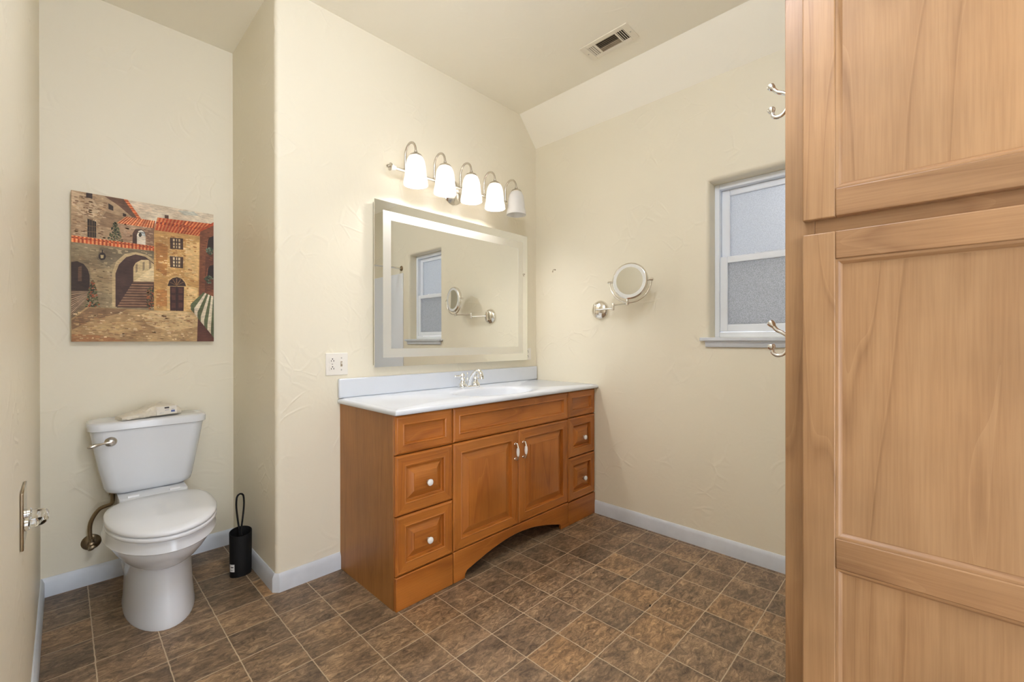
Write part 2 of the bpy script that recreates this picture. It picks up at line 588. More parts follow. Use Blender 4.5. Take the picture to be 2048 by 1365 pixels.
SLATM = speckled('vent_slat', (0.36, 0.29, 0.20), 0.1, 30, 0.5)
ACRYL = plain('clear_acrylic', (0.97, 0.98, 0.97), 0.03, 0.0, **{'Transmission Weight': 1.0, 'IOR': 1.49})
LABELW = plain('white_paper_label', (0.75, 0.74, 0.72), 0.6)
INK = plain('dark_printing', (0.06, 0.05, 0.05), 0.6)
INKB = plain('blue_printing', (0.10, 0.14, 0.33), 0.5)
SHOWER = plain('white_shower_panel', (0.82, 0.85, 0.90), 0.3)
SCREWM = plain('screw_metal', (0.5, 0.47, 0.42), 0.4, 0.8)
PAINT = paint_mat()
CANVAS = speckled('canvas_edge', (0.42, 0.33, 0.20), 0.15, 40, 0.8)
WOODTHR = plain('wood_threshold', (0.3, 0.2, 0.1), 0.5)

# ------------------------------------------------------------------ room shell
def shell(name, mats, build, **kw):
    bm = bmesh.new()
    build(bm)
    o = finish(bm, name, mats, **kw)
    o['kind'] = 'structure'
    return o

shell('floor', FLOOR, lambda bm: box(bm, L - .12, R + .16, YB - .12, T + .12, -.1, 0))

def ceil_b(bm):
    pr = [(L - .12, HC), (XC, HC), (R, HR), (R + .16, HR), (R + .16, HC + .12), (L - .12, HC + .12)]
    skin(bm, [[(x, YB - .12, z) for x, z in pr], [(x, T + .12, z) for x, z in pr]])
shell('ceiling', CEIL, ceil_b, smooth=20)

shell('wall_left', WALL, lambda bm: box(bm, L - .12, L, YB - .12, T + .12, 0, HC))
shell('wall_alcove', WALL, lambda bm: box(bm, L, A + .02, T, T + .12, 0, HC))
DX0, DX1, DZ = 0.02, 0.90, 2.05       # unseen doorway added behind the camera to let in fill light
def wall_front(bm):
    box(bm, L, DX0, YB - .12, YB, 0, HC)
    box(bm, DX1, R + .16, YB - .12, YB, 0, HC)
    box(bm, DX0, DX1, YB - .12, YB, DZ, HC)
shell('wall_front', WALL, wall_front)
def trim_added_doorway(bm):
    for x0, x1, z0, z1 in ((DX0 - .06, DX0 + .004, 0, DZ + .06), (DX1 - .004, DX1 + .06, 0, DZ + .06), (DX0 + .004, DX1 - .004, DZ - .004, DZ + .06)):
        box(bm, x0, x1, YB + .0005, YB + .014, z0, z1)
shell('trim_1', TRIM, trim_added_doorway)

def wall_back(bm):
    r, k = 0.02, 6
    pr = [(A + r - r * math.cos(PI / 2 * i / k), D + r - r * math.sin(PI / 2 * i / k)) for i in range(k + 1)]
    # the top follows the sloped end of the ceiling
    lo = pr + [(XC, D), (R, D), (R + .16, D), (R + .16, T + .12), (A, T + .12)]
    lo = [p for p in lo]
    hz = lambda x: HC if x <= XC else (HC - (HC - HR) * min(1, (x - XC) / (R - XC)))
    lo = pr + [(XC, D), (R, D), (R + .16, D), (R + .16, T + .12), (R, T + .12), (XC, T + .12), (A, T + .12)]
    skin(bm, [[(x, y, 0) for x, y in lo], [(x, y, hz(x)) for x, y in lo]])
shell('wall_back', WALL, wall_back)

WY0, WY1, WZ0, WZ1 = 0.365, 0.902, 1.170, 2.032          # window opening in the right wall
def wall_right(bm):
    Y0, Y1, Z0, Z1 = YB, D, 0, HR
    r, k, n = 0.022, 5, 10
    def ring(x, g):
        a, b, c, d = WY0 - g, WY1 + g, WZ0 - g, WZ1 + g
        pts = []
        for i in range(n): pts.append((x, a + (b - a) * i / n, c))
        for i in range(n): pts.append((x, b, c + (d - c) * i / n))
        for i in range(n): pts.append((x, b + (a - b) * i / n, d))
        for i in range(n): pts.append((x, a, d + (c - d) * i / n))
        return pts
    def rect(x):
        pts = []
        for i in range(n): pts.append((x, Y0 + (Y1 - Y0) * i / n, Z0))
        for i in range(n): pts.append((x, Y1, Z0 + (Z1 - Z0) * i / n))
        for i in range(n): pts.append((x, Y1 + (Y0 - Y1) * i / n, Z1))
        for i in range(n): pts.append((x, Y0, Z1 + (Z0 - Z1) * i / n))
        return pts
    loops = [rect(R)]
    for i in range(k + 1):
        t = PI / 2 * i / k
        loops.append(ring(R + r - r * math.cos(t), r - r * math.sin(t)))
    loops.append(ring(R + .16, 0))
    loops.append(rect(R + .16))
    loops.append(rect(R))
    skin(bm, loops, True, False, False)
    bmesh.ops.remove_doubles(bm, verts=bm.verts, dist=1e-5)
shell('wall_right', WALL, wall_right)
shell('wall_shower', WALL, lambda bm: box(bm, 1.575, 1.66, -.44, 0.20, 0, HC))  # unseen partition, cut short so light reaches the shower panel

# baseboards: flat board with an eased top
def base_run(bm, p, q, nrm, h=0.084, t=0.013, m0=0, m1=0):
    p, q, nrm = Vector(p), Vector(q), Vector(nrm)
    d = (q - p).normalized()
    pr = [(0, 0), (t, 0), (t, h - .020), (t - .003, h - .012), (t - .0065, h - .003), (t - .009, h), (0, h)]
    e0, e1 = [], []
    for o, z in pr:
        e0.append(p + nrm * o + d * (o * m0) + Vector((0, 0, z)))
        e1.append(q + nrm * o + d * (o * m1) + Vector((0, 0, z)))
    skin(bm, [e0, e1])

def bb(name, runs):
    bm = bmesh.new()
    for r in runs: base_run(bm, *r)
    o = finish(bm, name, TRIM, smooth=25)
    o['kind'] = 'structure'
bb('baseboard_left', [((L, YB, 0), (L, T, 0), (1, 0, 0), .084, .013, 0, -1)])
bb('baseboard_alcove', [((L, T, 0), (A, T, 0), (0, -1, 0), .084, .013, 1, -1)])
bb('baseboard_back', [((A, T, 0), (A, D + .010, 0), (-1, 0, 0), .084, .013, -1, 0),
                      ((A + .010, D, 0), (0.9775, D, 0), (0, -1, 0), .084, .013, 0, 0)])
bm = bmesh.new()      # small angled return at the rounded corner
c0, c1 = Vector((A, D + .010, 0)), Vector((A + .010, D, 0))
nn = Vector((-1, -1, 0)).normalized()
pr = [(0, 0), (.013, 0), (.013, .064), (.0100, .072), (.0065, .081), (.004, .084), (0, .084)]
skin(bm, [[Vector((A - o, D + .010, z)) for o, z in pr], [Vector((A + .010, D - o, z)) for o, z in pr]])
finish(bm, 'baseboard_corner', TRIM, smooth=25)['kind'] = 'structure'
bb('baseboard_right', [((R, 0.27, 0), (R, 1.640, 0), (-1, 0, 0))])

# ------------------------------------------------------------------ window
def rect_frame(bm, x0, x1, y0, y1, z0, z1, wl, wr, wb, wt, mi=0):
    box(bm, x0, x1, y0, y0 + wl, z0, z1, mi)
    box(bm, x0, x1, y1 - wr, y1, z0, z1, mi)
    box(bm, x0, x1, y0 + wl, y1 - wr, z0, z0 + wb, mi)
    box(bm, x0, x1, y0 + wl, y1 - wr, z1 - wt, z1, mi)

win = thing('window_1', None, None, (R + .10, (WY0 + WY1) / 2, WZ0))
win['kind'] = 'structure'
bm = bmesh.new()
rect_frame(bm, R + .088, R + .155, WY0, WY1, WZ0, WZ1, .026, .026, .03, .03)
finish(bm, 'window_frame', VINYLW, win, .003)
bm = bmesh.new()
rect_frame(bm, R + .122, R + .146, WY0 + .027, WY1 - .027, 1.588, WZ1 - .031, .044, .044, .030, .034)
finish(bm, 'upper_sash', VINYLW, win, .003)
bm = bmesh.new()
rect_frame(bm, R + .093, R + .120, WY0 + .027, WY1 - .027, WZ0 + .031, 1.622, .040, .040, .042, .036)
finish(bm, 'lower_sash', VINYLW, win, .003)
bm = bmesh.new()
box(bm, R + .132, R + .136, WY0 + .070, WY1 - .070, 1.616, WZ1 - .064)
up = finish(bm, 'upper_pane', PANEU, win)
bm = bmesh.new()
box(bm, R + .105, R + .109, WY0 + .066, WY1 - .066, WZ0 + .072, 1.587)
finish(bm, 'lower_pane', PANEL_, win)
bm = bmesh.new()
box(bm, R + .097, R + .119, 0.56, 0.70, 1.6225, 1.6265)
finish(bm, 'sash_latch', VINYLW, win, .002)
sill = bmesh.new()
box(sill, R - .0004, R + .0875, WY0 + .0005, WY1 - .0005, 1.150, 1.1695)
box(sill, R - .032, R - .0005, WY0 - .040, WY1 + .040, 1.150, 1.1695)
o = finish(sill, 'window_sill', TRIM, win, .004, 3)
bm = bmesh.new()
pr = [(0, 1.1495), (-.024, 1.1495), (-.024, 1.144), (-.018, 1.140), (-.014, 1.120), (-.010, 1.116), (0, 1.116)]
skin(bm, [[(R + x, WY0 - .014, z) for x, z in pr], [(R + x, WY1 + .014, z) for x, z in pr]])
finish(bm, 'window_apron', TRIM, win, smooth=30)

# ------------------------------------------------------------------ vanity
YF = 1.638                        # plane of the drawer fronts
ZT = 0.838                        # underside of the countertop

def panel_front(bm, x0, x1, z0, z1, prof, th=.02, centre=0):
    """mitred door or drawer front; prof = (inset, depth behind the front plane)"""
    rings = [[(x0, YF + th, z0), (x1, YF + th, z0), (x1, YF + th, z1), (x0, YF + th, z1)]]
    for i, d in prof:
        rings.append([(x0 + i, YF + d, z0 + i), (x1 - i, YF + d, z0 + i), (x1 - i, YF + d, z1 - i), (x0 + i, YF + d, z1 - i)])
    rows = [[bm.verts.new(p) for p in r] for r in rings]
    for a, b in zip(rows, rows[1:]):
        for i in range(4):
            j = (i + 1) % 4
            bm.faces.new((a[i], a[j], b[j], b[i])).material_index = 1 if i in (0, 2) else 0
    bm.faces.new(rows[0][::-1])
    bm.faces.new(rows[-1]).material_index = centre

RAISED = [(0, .007), (.002, .004), (.006, .001), (.009, .0), (.012, .0), (.0125, .0018), (.044, .0022), (.047, .0006), (.051, .0022), (.053, .0165), (.059, .0175), (.061, .0155), (.090, .0035), (.0905, .0012), (.093, .0006)]
RAISEDD = [(0, .007), (.002, .004), (.006, .001), (.009, .0), (.012, .0), (.0125, .0018), (.046, .0022), (.049, .0006), (.053, .0022), (.055, .0165), (.061, .0175), (.063, .0155), (.096, .0035), (.0965, .0012), (.099, .0006)]
FLAT = [(0, .007), (.002, .004), (.006, .001), (.009, .0), (.012, .0), (.0125, .0018), (.036, .0022), (.039, .0006), (.043, .0030), (.047, .0155), (.050, .0165)]

def round_knob(parent, x, z):
    bm = bmesh.new()
    lathe(bm, [(.0, 0), (.0085, 0), (.009, .002), (.0055, .004), (.005, .010), (.011, .0125), (.0145, .014), (.0145, .0155), (.0, .0155)], (x, YF, z), (0, -1, 0), 20)
    k = finish(bm, 'knob', NICKELB, parent)
    bm = bmesh.new()
    lathe(bm, [(0, .0156), (.0135, .0156), (.0150, .018), (.0150, .021), (.0125, .0245), (.0070, .0268), (0, .0275)], (x, YF, z), (0, -1, 0), 20)
    cap = finish(bm, 'knob_cap', KNOBW, parent)
    return k, cap

def drawer_unit(label, x0, x1, zs, left_panel):
    t = thing('vanity_drawer_cabinet', label, 'cabinet', ((x0 + x1) / 2, (YF + D) / 2, 0), 'vanity drawer cabinets')
    bm = bmesh.new()
    box(bm, x0, x1, YF + .0205, D - .0005, 0.0, ZT - .0005)
    finish(bm, 'carcass', VSIDE, t, .0015)
    g = .0022
    z0, z1, z2 = zs
    bm = bmesh.new()
    panel_front(bm, x0 + g, x1 - g, z2 + g, ZT - .006, FLAT, centre=1)
    tag(finish(bm, 'false_drawer_front', [VWZ, VWX], t, smooth=25), 'flat recessed top panel without a knob')
    for a, b in ((z1, z2), (z0, z1)):
        bm = bmesh.new()
        panel_front(bm, x0 + g, x1 - g, a + g, b - g, RAISED, centre=1)
        d = finish(bm, 'drawer', [VWZ, VWX], t, smooth=25)
        zc = (a + b) / 2 - .012
        round_knob(d, (x0 + x1) / 2 + .010, zc)
    bm = bmesh.new()
    box(bm, x0 + .0018, x1 - .0018, YF + .001, YF + .0204, 0.0, z0 - g)
    finish(bm, 'toe_board', VWX, t, .003)
    return t

drawer_unit('tall narrow honey-brown drawer cabinet with exposed side panel, nearest the toilet alcove', 0.979, 1.2860, (.146, .402, .664), True)
drawer_unit('narrow honey-brown drawer cabinet at the far end of the vanity, against the cream side wall', 2.1890, 2.4830, (.142, .416, .668), False)

cx0, cx1 = 1.2865, 2.1885
sb = thing('vanity_sink_cabinet', 'wide honey-brown sink cabinet with two raised panel doors and arched toe board', 'cabinet', ((cx0 + cx1) / 2, (YF + D) / 2, 0))
bm = bmesh.new()
box(bm, cx0, cx0 + .018, YF + .0205, D - .0005, 0, ZT - .0005)
box(bm, cx1 - .018, cx1, YF + .0205, D - .0005, 0, ZT - .0005)
box(bm, cx0 + .0185, cx1 - .0185, D - .012, D - .0005, .12, ZT - .15)
box(bm, cx0 + .0185, cx1 - .0185, YF + .0205, D - .0125, .12, .138)
box(bm, cx0 + .0185, cx1 - .0185, YF + .0205, YF + .038, .640, .690)
finish(bm, 'carcass', VSIDE, sb)
bm = bmesh.new()
panel_front(bm, cx0 + .002, cx1 - .002, .668, ZT - .006, FLAT, centre=1)
tag(finish(bm, 'false_drawer_front', [VWZ, VWX], sb, smooth=25), 'long recessed panel above the two doors')
xm = 1.738
for a, b, hx in ((cx0 + .002, xm - .0015, 1.708), (xm + .0015, cx1 - .002, 1.772)):
    bm = bmesh.new()
    panel_front(bm, a, b, .1495, .664, RAISEDD)
    d = finish(bm, 'door', [VWZ, VWX], sb, smooth=25)
    bm = bmesh.new()
    for s in (-1, 1):      # two metal feet with turned ends
        zc = .553 + s * .040
        lathe(bm, [(0, 0), (.0070, 0), (.0075, .002), (.005, .004), (.004, .012)], (hx, YF, zc), (0, -1, 0), 14)
        tube(bm, smooth_path([(hx, YF - .011, zc + s * .004), (hx, YF - .017, zc), (hx, YF - .021, zc - s * .010), (hx, YF - .0225, zc - s * .019)], 4), [.0058] * 4 + [.0050] * 4 + [.0055] * 5, 12)
    tube(bm, [(hx, YF - .0225, .553 - .0225), (hx, YF - .0225, .553 + .0225)], .003, 10)
    bmesh.ops.remove_doubles(bm, verts=bm.verts, dist=1e-6)
    finish(bm, 'handle', NICKELB, d)
    bm = bmesh.new()
    lathe(bm, [(.0055, -.0225), (.0078, -.014), (.0092, 0), (.0078, .014), (.0055, .0225)], (hx, YF - .0225, .553), (0, 0, 1), 16)
    finish(bm, 'handle_grip', KNOBW, d)
bm = bmesh.new()             # arched toe board: square feet, small step, long arch
pts = [(cx0 + .002, 0), (cx0 + .072, 0), (cx0 + .074, .020), (cx0 + .084, .034)]
for i in range(21):
    t = i / 20
    pts.append((cx0 + .090 + (cx1 - cx0 - .180) * t, .036 + .066 * math.sin(PI * t)))
pts += [(cx1 - .084, .034), (cx1 - .074, .020), (cx1 - .072, 0), (cx1 - .002, 0)]
top = [(x, .1475) for x, z in pts]
rows = []
for y in (YF + .001, YF + .0204):
    rows.append(([bm.verts.new((x, y, z)) for x, z in pts], [bm.verts.new((x, y, z)) for x, z in top]))
for k in (0, 1):
    a, b = rows[k]
    for i in range(len(a) - 1): bm.faces.new((a[i], a[i + 1], b[i + 1], b[i]))
for j in (0, 1):
    a, b = rows[0][j], rows[1][j]
    for i in range(len(a) - 1): bm.faces.new((a[i], a[i + 1], b[i + 1], b[i]))
for e in (0, -1): bm.faces.new((rows[0][0][e], rows[0][1][e], rows[1][1][e], rows[1][0][e]))
finish(bm, 'arched_toe_board', VWX, sb, .003)

# countertop with integral oval bowl
ct = thing('vanity_countertop', 'white countertop with integral oval sink and low backsplash on the honey-brown vanity', 'countertop', (1.726, 1.89, ZT))
CX0, CX1, CY0, CY1, CZ = 0.965, 2.4865, 1.614, D - .0005, 0.864
bx, by, brx, bry = 1.745, 1.838, .262, .168
M_ = 96
def ray_rect(a, x0, x1, y0, y1):
    c, s = math.cos(a), math.sin(a)
    t = min((x1 - bx) / c if c > 1e-9 else 9e9, (x0 - bx) / c if c < -1e-9 else 9e9, (y1 - by) / s if s > 1e-9 else 9e9, (y0 - by) / s if s < -1e-9 else 9e9)
    return bx + c * t, by + s * t
angs = sorted([2 * PI * i / M_ for i in range(M_)] + [math.atan2(y - by, x - bx) % (2 * PI) for x in (CX0, CX1) for y in (CY0, CY1)])
def oval(k, z): return [(bx + brx * k * math.cos(a), by + bry * k * math.sin(a), z) for a in angs]
def rectl(g, z):
    out = []
    for a in angs:
        x, y = ray_rect(a, CX0, CX1, CY0, CY1)
        out.append((min(max(x, CX0 + g), CX1 - g), min(max(y, CY0 + g), CY1), z))
    return out
bm = bmesh.new()
loops = [oval(1.0, CZ - .012), oval(1.03, CZ - .005), oval(1.07, CZ - .0015), oval(1.12, CZ - .0005), oval(1.16, CZ)]
loops += [rectl(.026, CZ), rectl(.024, CZ - .002), rectl(.012, CZ - .0028), rectl(.006, CZ - .005), rectl(.0015, CZ - .010), rectl(0, CZ - .016), rectl(.001, ZT + .002), rectl(.004, ZT), rectl(.03, ZT)]
skin(bm, loops, True, False, False)
finish(bm, 'countertop_slab', MARBLE, ct, smooth=60)
bm = bmesh.new()
skin(bm, [oval(1.0, CZ - .012)] + [oval(k, CZ - d) for k, d in ((.97, .022), (.92, .050), (.84, .080), (.70, .105), (.50, .120), (.28, .126), (.10, .129), (.07, .1295))], True, False, True)
basin = finish(bm, 'sink_basin', MARBLE, ct, smooth=60)
bm = bmesh.new()
lathe(bm, [(.0, .003), (.018, .003), (.022, .001), (.022, 0), (0, 0)], (bx, by, CZ - .1293), (0, 0, 1), 20)
finish(bm, 'drain', CHROME, basin)
bm = bmesh.new()
box(bm, CX0 + .0005, CX1 - .004, D - .021, D - .0005, CZ + .0003, .962)
finish(bm, 'backsplash', MARBLE, ct, .007, 4)

# faucet
fx, fy, fz = 1.742, 2.062, CZ
fc = thing('faucet', 'polished chrome two-handle faucet with curved spout behind the oval sink', 'faucet', (fx, fy, fz))
bm = bmesh.new()
def stad(g, z):
    return [(fx + (math.copysign(.052, math.cos(t)) if abs(math.cos(t)) > 1e-6 else 0) + (.030 - g) * math.cos(t), fy + (.030 - g) * math.sin(t), z) for t in [2 * PI * (i + .5) / 32 for i in range(32)]]
skin(bm, [stad(0, fz + .0004), stad(0, fz + .008), stad(.004, fz + .013), stad(.012, fz + .016)])
finish(bm, 'base_plate', CHROME, fc)
for s in (-1, 1):
    hx = fx + s * .052
    bm = bmesh.new()
    lathe(bm, [(.029, .014), (.0285, .020), (.023, .029), (.017, .036), (.0155, .048), (.0195, .051), (.0195, .056), (.0145, .060), (.0125, .068), (.0165, .073), (.0165, .080), (.010, .088), (.004, .092), (0, .093)], (hx, fy, fz), (0, 0, 1), 24)
    hd = finish(bm, 'handle', CHROME, fc)
    bm = bmesh.new()
    dx, dy = (-1, -.10) if s < 0 else (.55, .80)
    e = Vector((dx, dy, 0)).normalized()
    b0 = Vector((hx, fy, fz + .076))
    tube(bm, [b0 + e * .008, b0 + e * .020, b0 + e * .032, b0 + e * .044, b0 + e * .052], [.0045, .0055, .0070, .0060, .0040], 12)
    ball(bm, b0 + e * .058, .0085)
    finish(bm, 'lever', CHROME, hd)
bm = bmesh.new()
sp = smooth_path([(fx, fy + .004, fz + .012), (fx, fy - .004, fz + .040), (fx, fy - .028, fz + .074), (fx, fy - .058, fz + .100), (fx, fy - .084, fz + .106), (fx, fy - .104, fz + .094), (fx, fy - .112, fz + .074)], 6)
tube(bm, sp, [.017 - .006 * min(1, i / 14) + (.004 if i > 24 else 0) for i in range(len(sp))], 18)
lathe(bm, [(.0165, -.004), (.0165, .006), (.0145, .010)], (fx, fy - .112, fz + .066), (0, 0, 1), 18)
finish(bm, 'spout', CHROME, fc)
bm = bmesh.new()
lathe(bm, [(.015, .012), (.017, .030), (.012, .040), (.010, .055), (.004, .060), (.003, .078), (.0055, .082), (.0045, .090), (.0015, .096), (0, .097)], (fx, fy + .016, fz), (0, 0, 1), 16)
finish(bm, 'lift_rod', CHROME, fc)

# ------------------------------------------------------------------ backlit mirror
MX0, MX1, MZ0, MZ1, MY = 1.151, 2.357, 1.013, 1.909, D - .035
mr = thing('wall_mirror', 'large rectangular mirror with a frosted border band above the white countertop', 'mirror', ((MX0 + MX1) / 2, D, MZ0))
bm = bmesh.new()
box(bm, MX0 + .010, MX1 - .010, MY + .0055, D - .0005, MZ0 + .010, MZ1 - .010)
finish(bm, 'back_frame', MEDGE, mr)
bm = bmesh.new()
box(bm, MX0, MX1, MY, MY + .005, MZ0, MZ1)
finish(bm, 'mirror_glass', MIRROR, mr)
bm = bmesh.new()
o0, o1 = .050, .098
def rr(g, y): return [(MX0 + g, y, MZ0 + g), (MX1 - g, y, MZ0 + g), (MX1 - g, y, MZ1 - g), (MX0 + g, y, MZ1 - g)]
skin(bm, [rr(o0, MY - .0001), rr(o0, MY - .0006), rr(o1, MY - .0006), rr(o1, MY - .0001)], True, False, False)
finish(bm, 'frosted_band', FROST, mr)

# ------------------------------------------------------------------ five-light vanity lamp
vl = thing('vanity_light', 'nickel bar light with five white glass bell shades above the mirror', 'wall lamp', (1.711, D, 2.09))
BY, BZ = D - .062, 2.092
bm = bmesh.new()
lathe(bm, [(0, .0005), (.078, .0005), (.078, .006), (.070, .012), (.060, .016), (.046, .026), (.030, .032), (.016, .040), (.014, .058), (0, .060)], (1.700, D, BZ - .012), (0, -1, 0), 40)
finish(bm, 'canopy', NICKELB, vl)
bm = bmesh.new()
tube(bm, [(1.262, BY, BZ), (2.165, BY, BZ)], .0095, 16)
finish(bm, 'bar', NICKELB, vl)
for s, x in ((-1, 1.262), (1, 2.165)):
    bm = bmesh.new()
    lathe(bm, [(.0105, 0), (.012, .004), (.0185, .026), (.0195, .030)], (x, BY, BZ), (s, 0, 0), 20)
    finish(bm, 'ceramic_cone', KNOBW, vl)
    bm = bmesh.new()
    lathe(bm, [(0, .0302), (.021, .0302), (.0215, .034), (.012, .037), (.006, .041), (.009, .046), (.009, .050), (.004, .055), (0, .056)], (x, BY, BZ), (s, 0, 0), 20)
    finish(bm, 'finial', NICKEL, vl)
SY = D - .165
for i in range(5):
    x = 1.322 + .1955 * i
    lit = i < 4
    bm = bmesh.new()
    zt = 2.160
    path = [(x, BY, BZ + .005), (x, BY, 2.165)]
    for k in range(1, 12):
        t = PI * k / 12
        path.append((x, (BY + SY) / 2 + (BY - SY) / 2 * math.cos(t), 2.172 + .062 * math.sin(t)))
    path += [(x, SY, 2.170), (x, SY, zt)]
    tube(bm, path, .0062, 12)
    lathe(bm, [(.011, 0), (.011, .006), (.008, .010)], (x, BY, BZ + .006), (0, 0, 1), 14)
    lathe(bm, [(.009, .022), (.0095, .014), (.015, .010), (.030, .001), (.036, -.008), (.0355, -.010)], (x, SY, zt - .008), (0, 0, 1), 28)
    arm = tag(finish(bm, 'lamp_arm', NICKEL, vl))
    bm = bmesh.new()
    prof = [(.030, 2.1455), (.039, 2.136), (.047, 2.119), (.052, 2.095), (.0550, 2.065), (.0575, 2.040), (.0585, 2.030), (.0615, 2.022), (.0640, 2.008), (.0655, 1.990)]
    inn = [(r - .003, z) for r, z in prof[::-1]]
    lathe(bm, prof + inn, (x, SY, 0), (0, 0, 1), 40, cap0=False, cap1=False)
    sh = finish(bm, 'lamp_shade', SHADE, vl, smooth=60)
    if not lit: tag(sh, 'unlit greyish glass shade')
    bm = bmesh.new()
    lathe(bm, [(0, 2.012), (.012, 2.0135), (.021, 2.021), (.0255, 2.034), (.0255, 2.046), (.021, 2.062), (.015, 2.076), (.0125, 2.088), (.0125, 2.118), (0, 2.118)], (x, SY, 0), (0, 0, 1), 20)
    bu = finish(bm, 'bulb', BULB if lit else BULBOFF, vl, smooth=60)
    if not lit: tag(bu, 'unlit white bulb')

# ------------------------------------------------------------------ unseen ceiling globe lamp, added above the frame to light the room
GX, GY = .45, .50
cl = thing('added_ceiling_light', 'unseen white glass globe lamp on a short nickel stem, added to light the room', 'added lamp', (GX, GY, HC))
bm = bmesh.new()
lathe(bm, [(0, -.0005), (.065, -.0005), (.065, -.012), (.045, -.022), (.016, -.026), (.012, -.09), (.030, -.095), (.045, -.110), (.047, -.122), (0, -.122)], (GX, GY, HC), (0, 0, 1), 32)
finish(bm, 'lamp_stem', NICKELB, cl)
bm = bmesh.new()
lathe(bm, [(.115 * math.sin(PI * i / 14), -.228 + .115 * math.cos(PI * i / 14)) for i in range(15)], (GX, GY, HC), (0, 0, 1), 28)
finish(bm, 'lamp_globe', DOME, cl, smooth=60)

# ------------------------------------------------------------------ toilet
TX = 0.297
to = thing('toilet', 'white two-piece toilet with closed lid in the alcove below the village painting', 'toilet', (TX, 2.5, 0))
def egg(hw, yf, yb, z, n=40, ex=2.0, cx=TX):
    """plan outline: round front at yf, squarer back at yb, widest 45% of the way from the back"""
    ym = yb - (yb - yf) * .42
    pts = []
    for i in range(n):
        t = 2 * PI * i / n
        c, s = math.cos(t), math.sin(t)
        if s < 0:
            pts.append((cx + hw * c, ym + (ym - yf) * s, z))
        else:
            k = 2 / 3.2
            pts.append((cx + hw * math.copysign(abs(c) ** k, c), ym + (yb - ym) * abs(s) ** k, z))
    return pts
bm = bmesh.new()
st = [(.121, 2.205, 2.690, 0), (.122, 2.204, 2.690, .010), (.119, 2.208, 2.690, .030), (.115, 2.222, 2.690, .100), (.112, 2.236, 2.690, .180), (.112, 2.240, 2.690, .222), (.1155, 2.235, 2.690, .232), (.127, 2.212, 2.690, .243), (.142, 2.176, 2.685, .264), (.156, 2.141, 2.680, .291), (.168, 2.112, 2.675, .318), (.1735, 2.100, 2.672, .342), (.174, 2.099, 2.672, .348), (.187, 2.079, 2.668, .3505), (.1895, 2.075, 2.668, .355), (.187, 2.076, 2.667, .360), (.184, 2.079, 2.666, .385), (.182, 2.082, 2.664, .396), (.178, 2.086, 2.660, .401)]
skin(bm, [egg(*s) for s in st])
finish(bm, 'bowl', PORC, to, smooth=32)
bm = bmesh.new()         # trapway bulge on the side of the pedestal
tube(bm, smooth_path([(TX - .045, 2.42, .20), (TX - .066, 2.50, .225), (TX - .072, 2.58, .19), (TX - .070, 2.62, .10), (TX - .068, 2.63, .02)], 6), [.03 + .022 * math.sin(PI * min(1, i / 20)) for i in range(25)], 16)
finish(bm, 'trapway', PORC, to, smooth=60)
def rrect(x0, x1, y0, y1, r, z, n=6):
    pts = []
    for cx_, cy_, a0 in ((x1 - r, y1 - r, 0), (x0 + r, y1 - r, 90), (x0 + r, y0 + r, 180), (x1 - r, y0 + r, 270)):
        for i in range(n + 1):
            a = math.radians(a0 + 90 * i / n)
            pts.append((cx_ + r * math.cos(a), cy_ + r * math.sin(a), z))
    return pts
bm = bmesh.new()         # deck under the tank
skin(bm, [rrect(TX - .118, TX + .118, 2.585, 2.855, .02, .330), rrect(TX - .122, TX + .122, 2.585, 2.858, .02, .395), rrect(TX - .124, TX + .126, 2.590, 2.860, .02, .440), rrect(TX - .124, TX + .126, 2.598, 2.858, .02, .4455)])
finish(bm, 'tank_deck', PORC, to, smooth=50)
bm = bmesh.new()
def tank(x0, x1, y0, z, r=.05, bow=.012):
    p = rrect(x0, x1, y0, 2.862, r, z, 8)
    cxm, hw = (x0 + x1) / 2, (x1 - x0) / 2
    return [(x, y - (bow * (1 - ((x - cxm) / hw) ** 2) if y < 2.75 else 0), z_) for x, y, z_ in p]
tk = [(.168, .424, 2.712, .447), (.152, .438, 2.702, .450), (.136, .454, 2.694, .460), (.128, .460, 2.690, .480), (.112, .473, 2.684, .560), (.098, .487, 2.678, .640), (.086, .500, 2.672, .720), (.083, .503, 2.670, .7475)]
skin(bm, [tank(*t) for t in tk])
finish(bm, 'tank', PORC, to, smooth=50)
bm = bmesh.new()
ld = [(.078, .508, 2.664, .748), (.074, .512, 2.660, .7505), (.073, .513, 2.659, .774), (.075, .511, 2.661, .781), (.081, .505, 2.667, .7855), (.10, .486, 2.69, .7865)]
skin(bm, [tank(*t) for t in ld])
finish(bm, 'tank_lid', PORC, to, smooth=50)
bm = bmesh.new()
skin(bm, [egg(h, f, b, z) for h, f, b, z in ((.180, 2.066, 2.585, .4025), (.184, 2.061, 2.588, .407), (.184, 2.061, 2.588, .416), (.181, 2.064, 2.586, .4205))])
finish(bm, 'seat', SEATW, to, smooth=60)
bm = bmesh.new()
skin(bm, [egg(h, f, b, z) for h, f, b, z in ((.180, 2.064, 2.598, .4225), (.185, 2.058, 2.602, .427), (.185, 2.058, 2.602, .434), (.181, 2.064, 2.598, .441), (.165, 2.090, 2.582, .4465), (.120, 2.155, 2.515, .4505), (.05, 2.275, 2.445, .4515))])
finish(bm, 'seat_lid', SEATW, to, smooth=60)
for s in (-1, 1):
    bm = bmesh.new()
    tube(bm, [(TX + s * .075 - .02, 2.612, .4475), (TX + s * .075 + .02, 2.612, .4475)], .007, 14)
    finish(bm, 'hinge', SEATW, to)
bm = bmesh.new()
lathe(bm, [(0, 0), (.021, 0), (.022, .004), (.018, .010), (.013, .013), (.010, .020), (0, .022)], (.150, 2.672, .700), (0, -1, 0), 24)
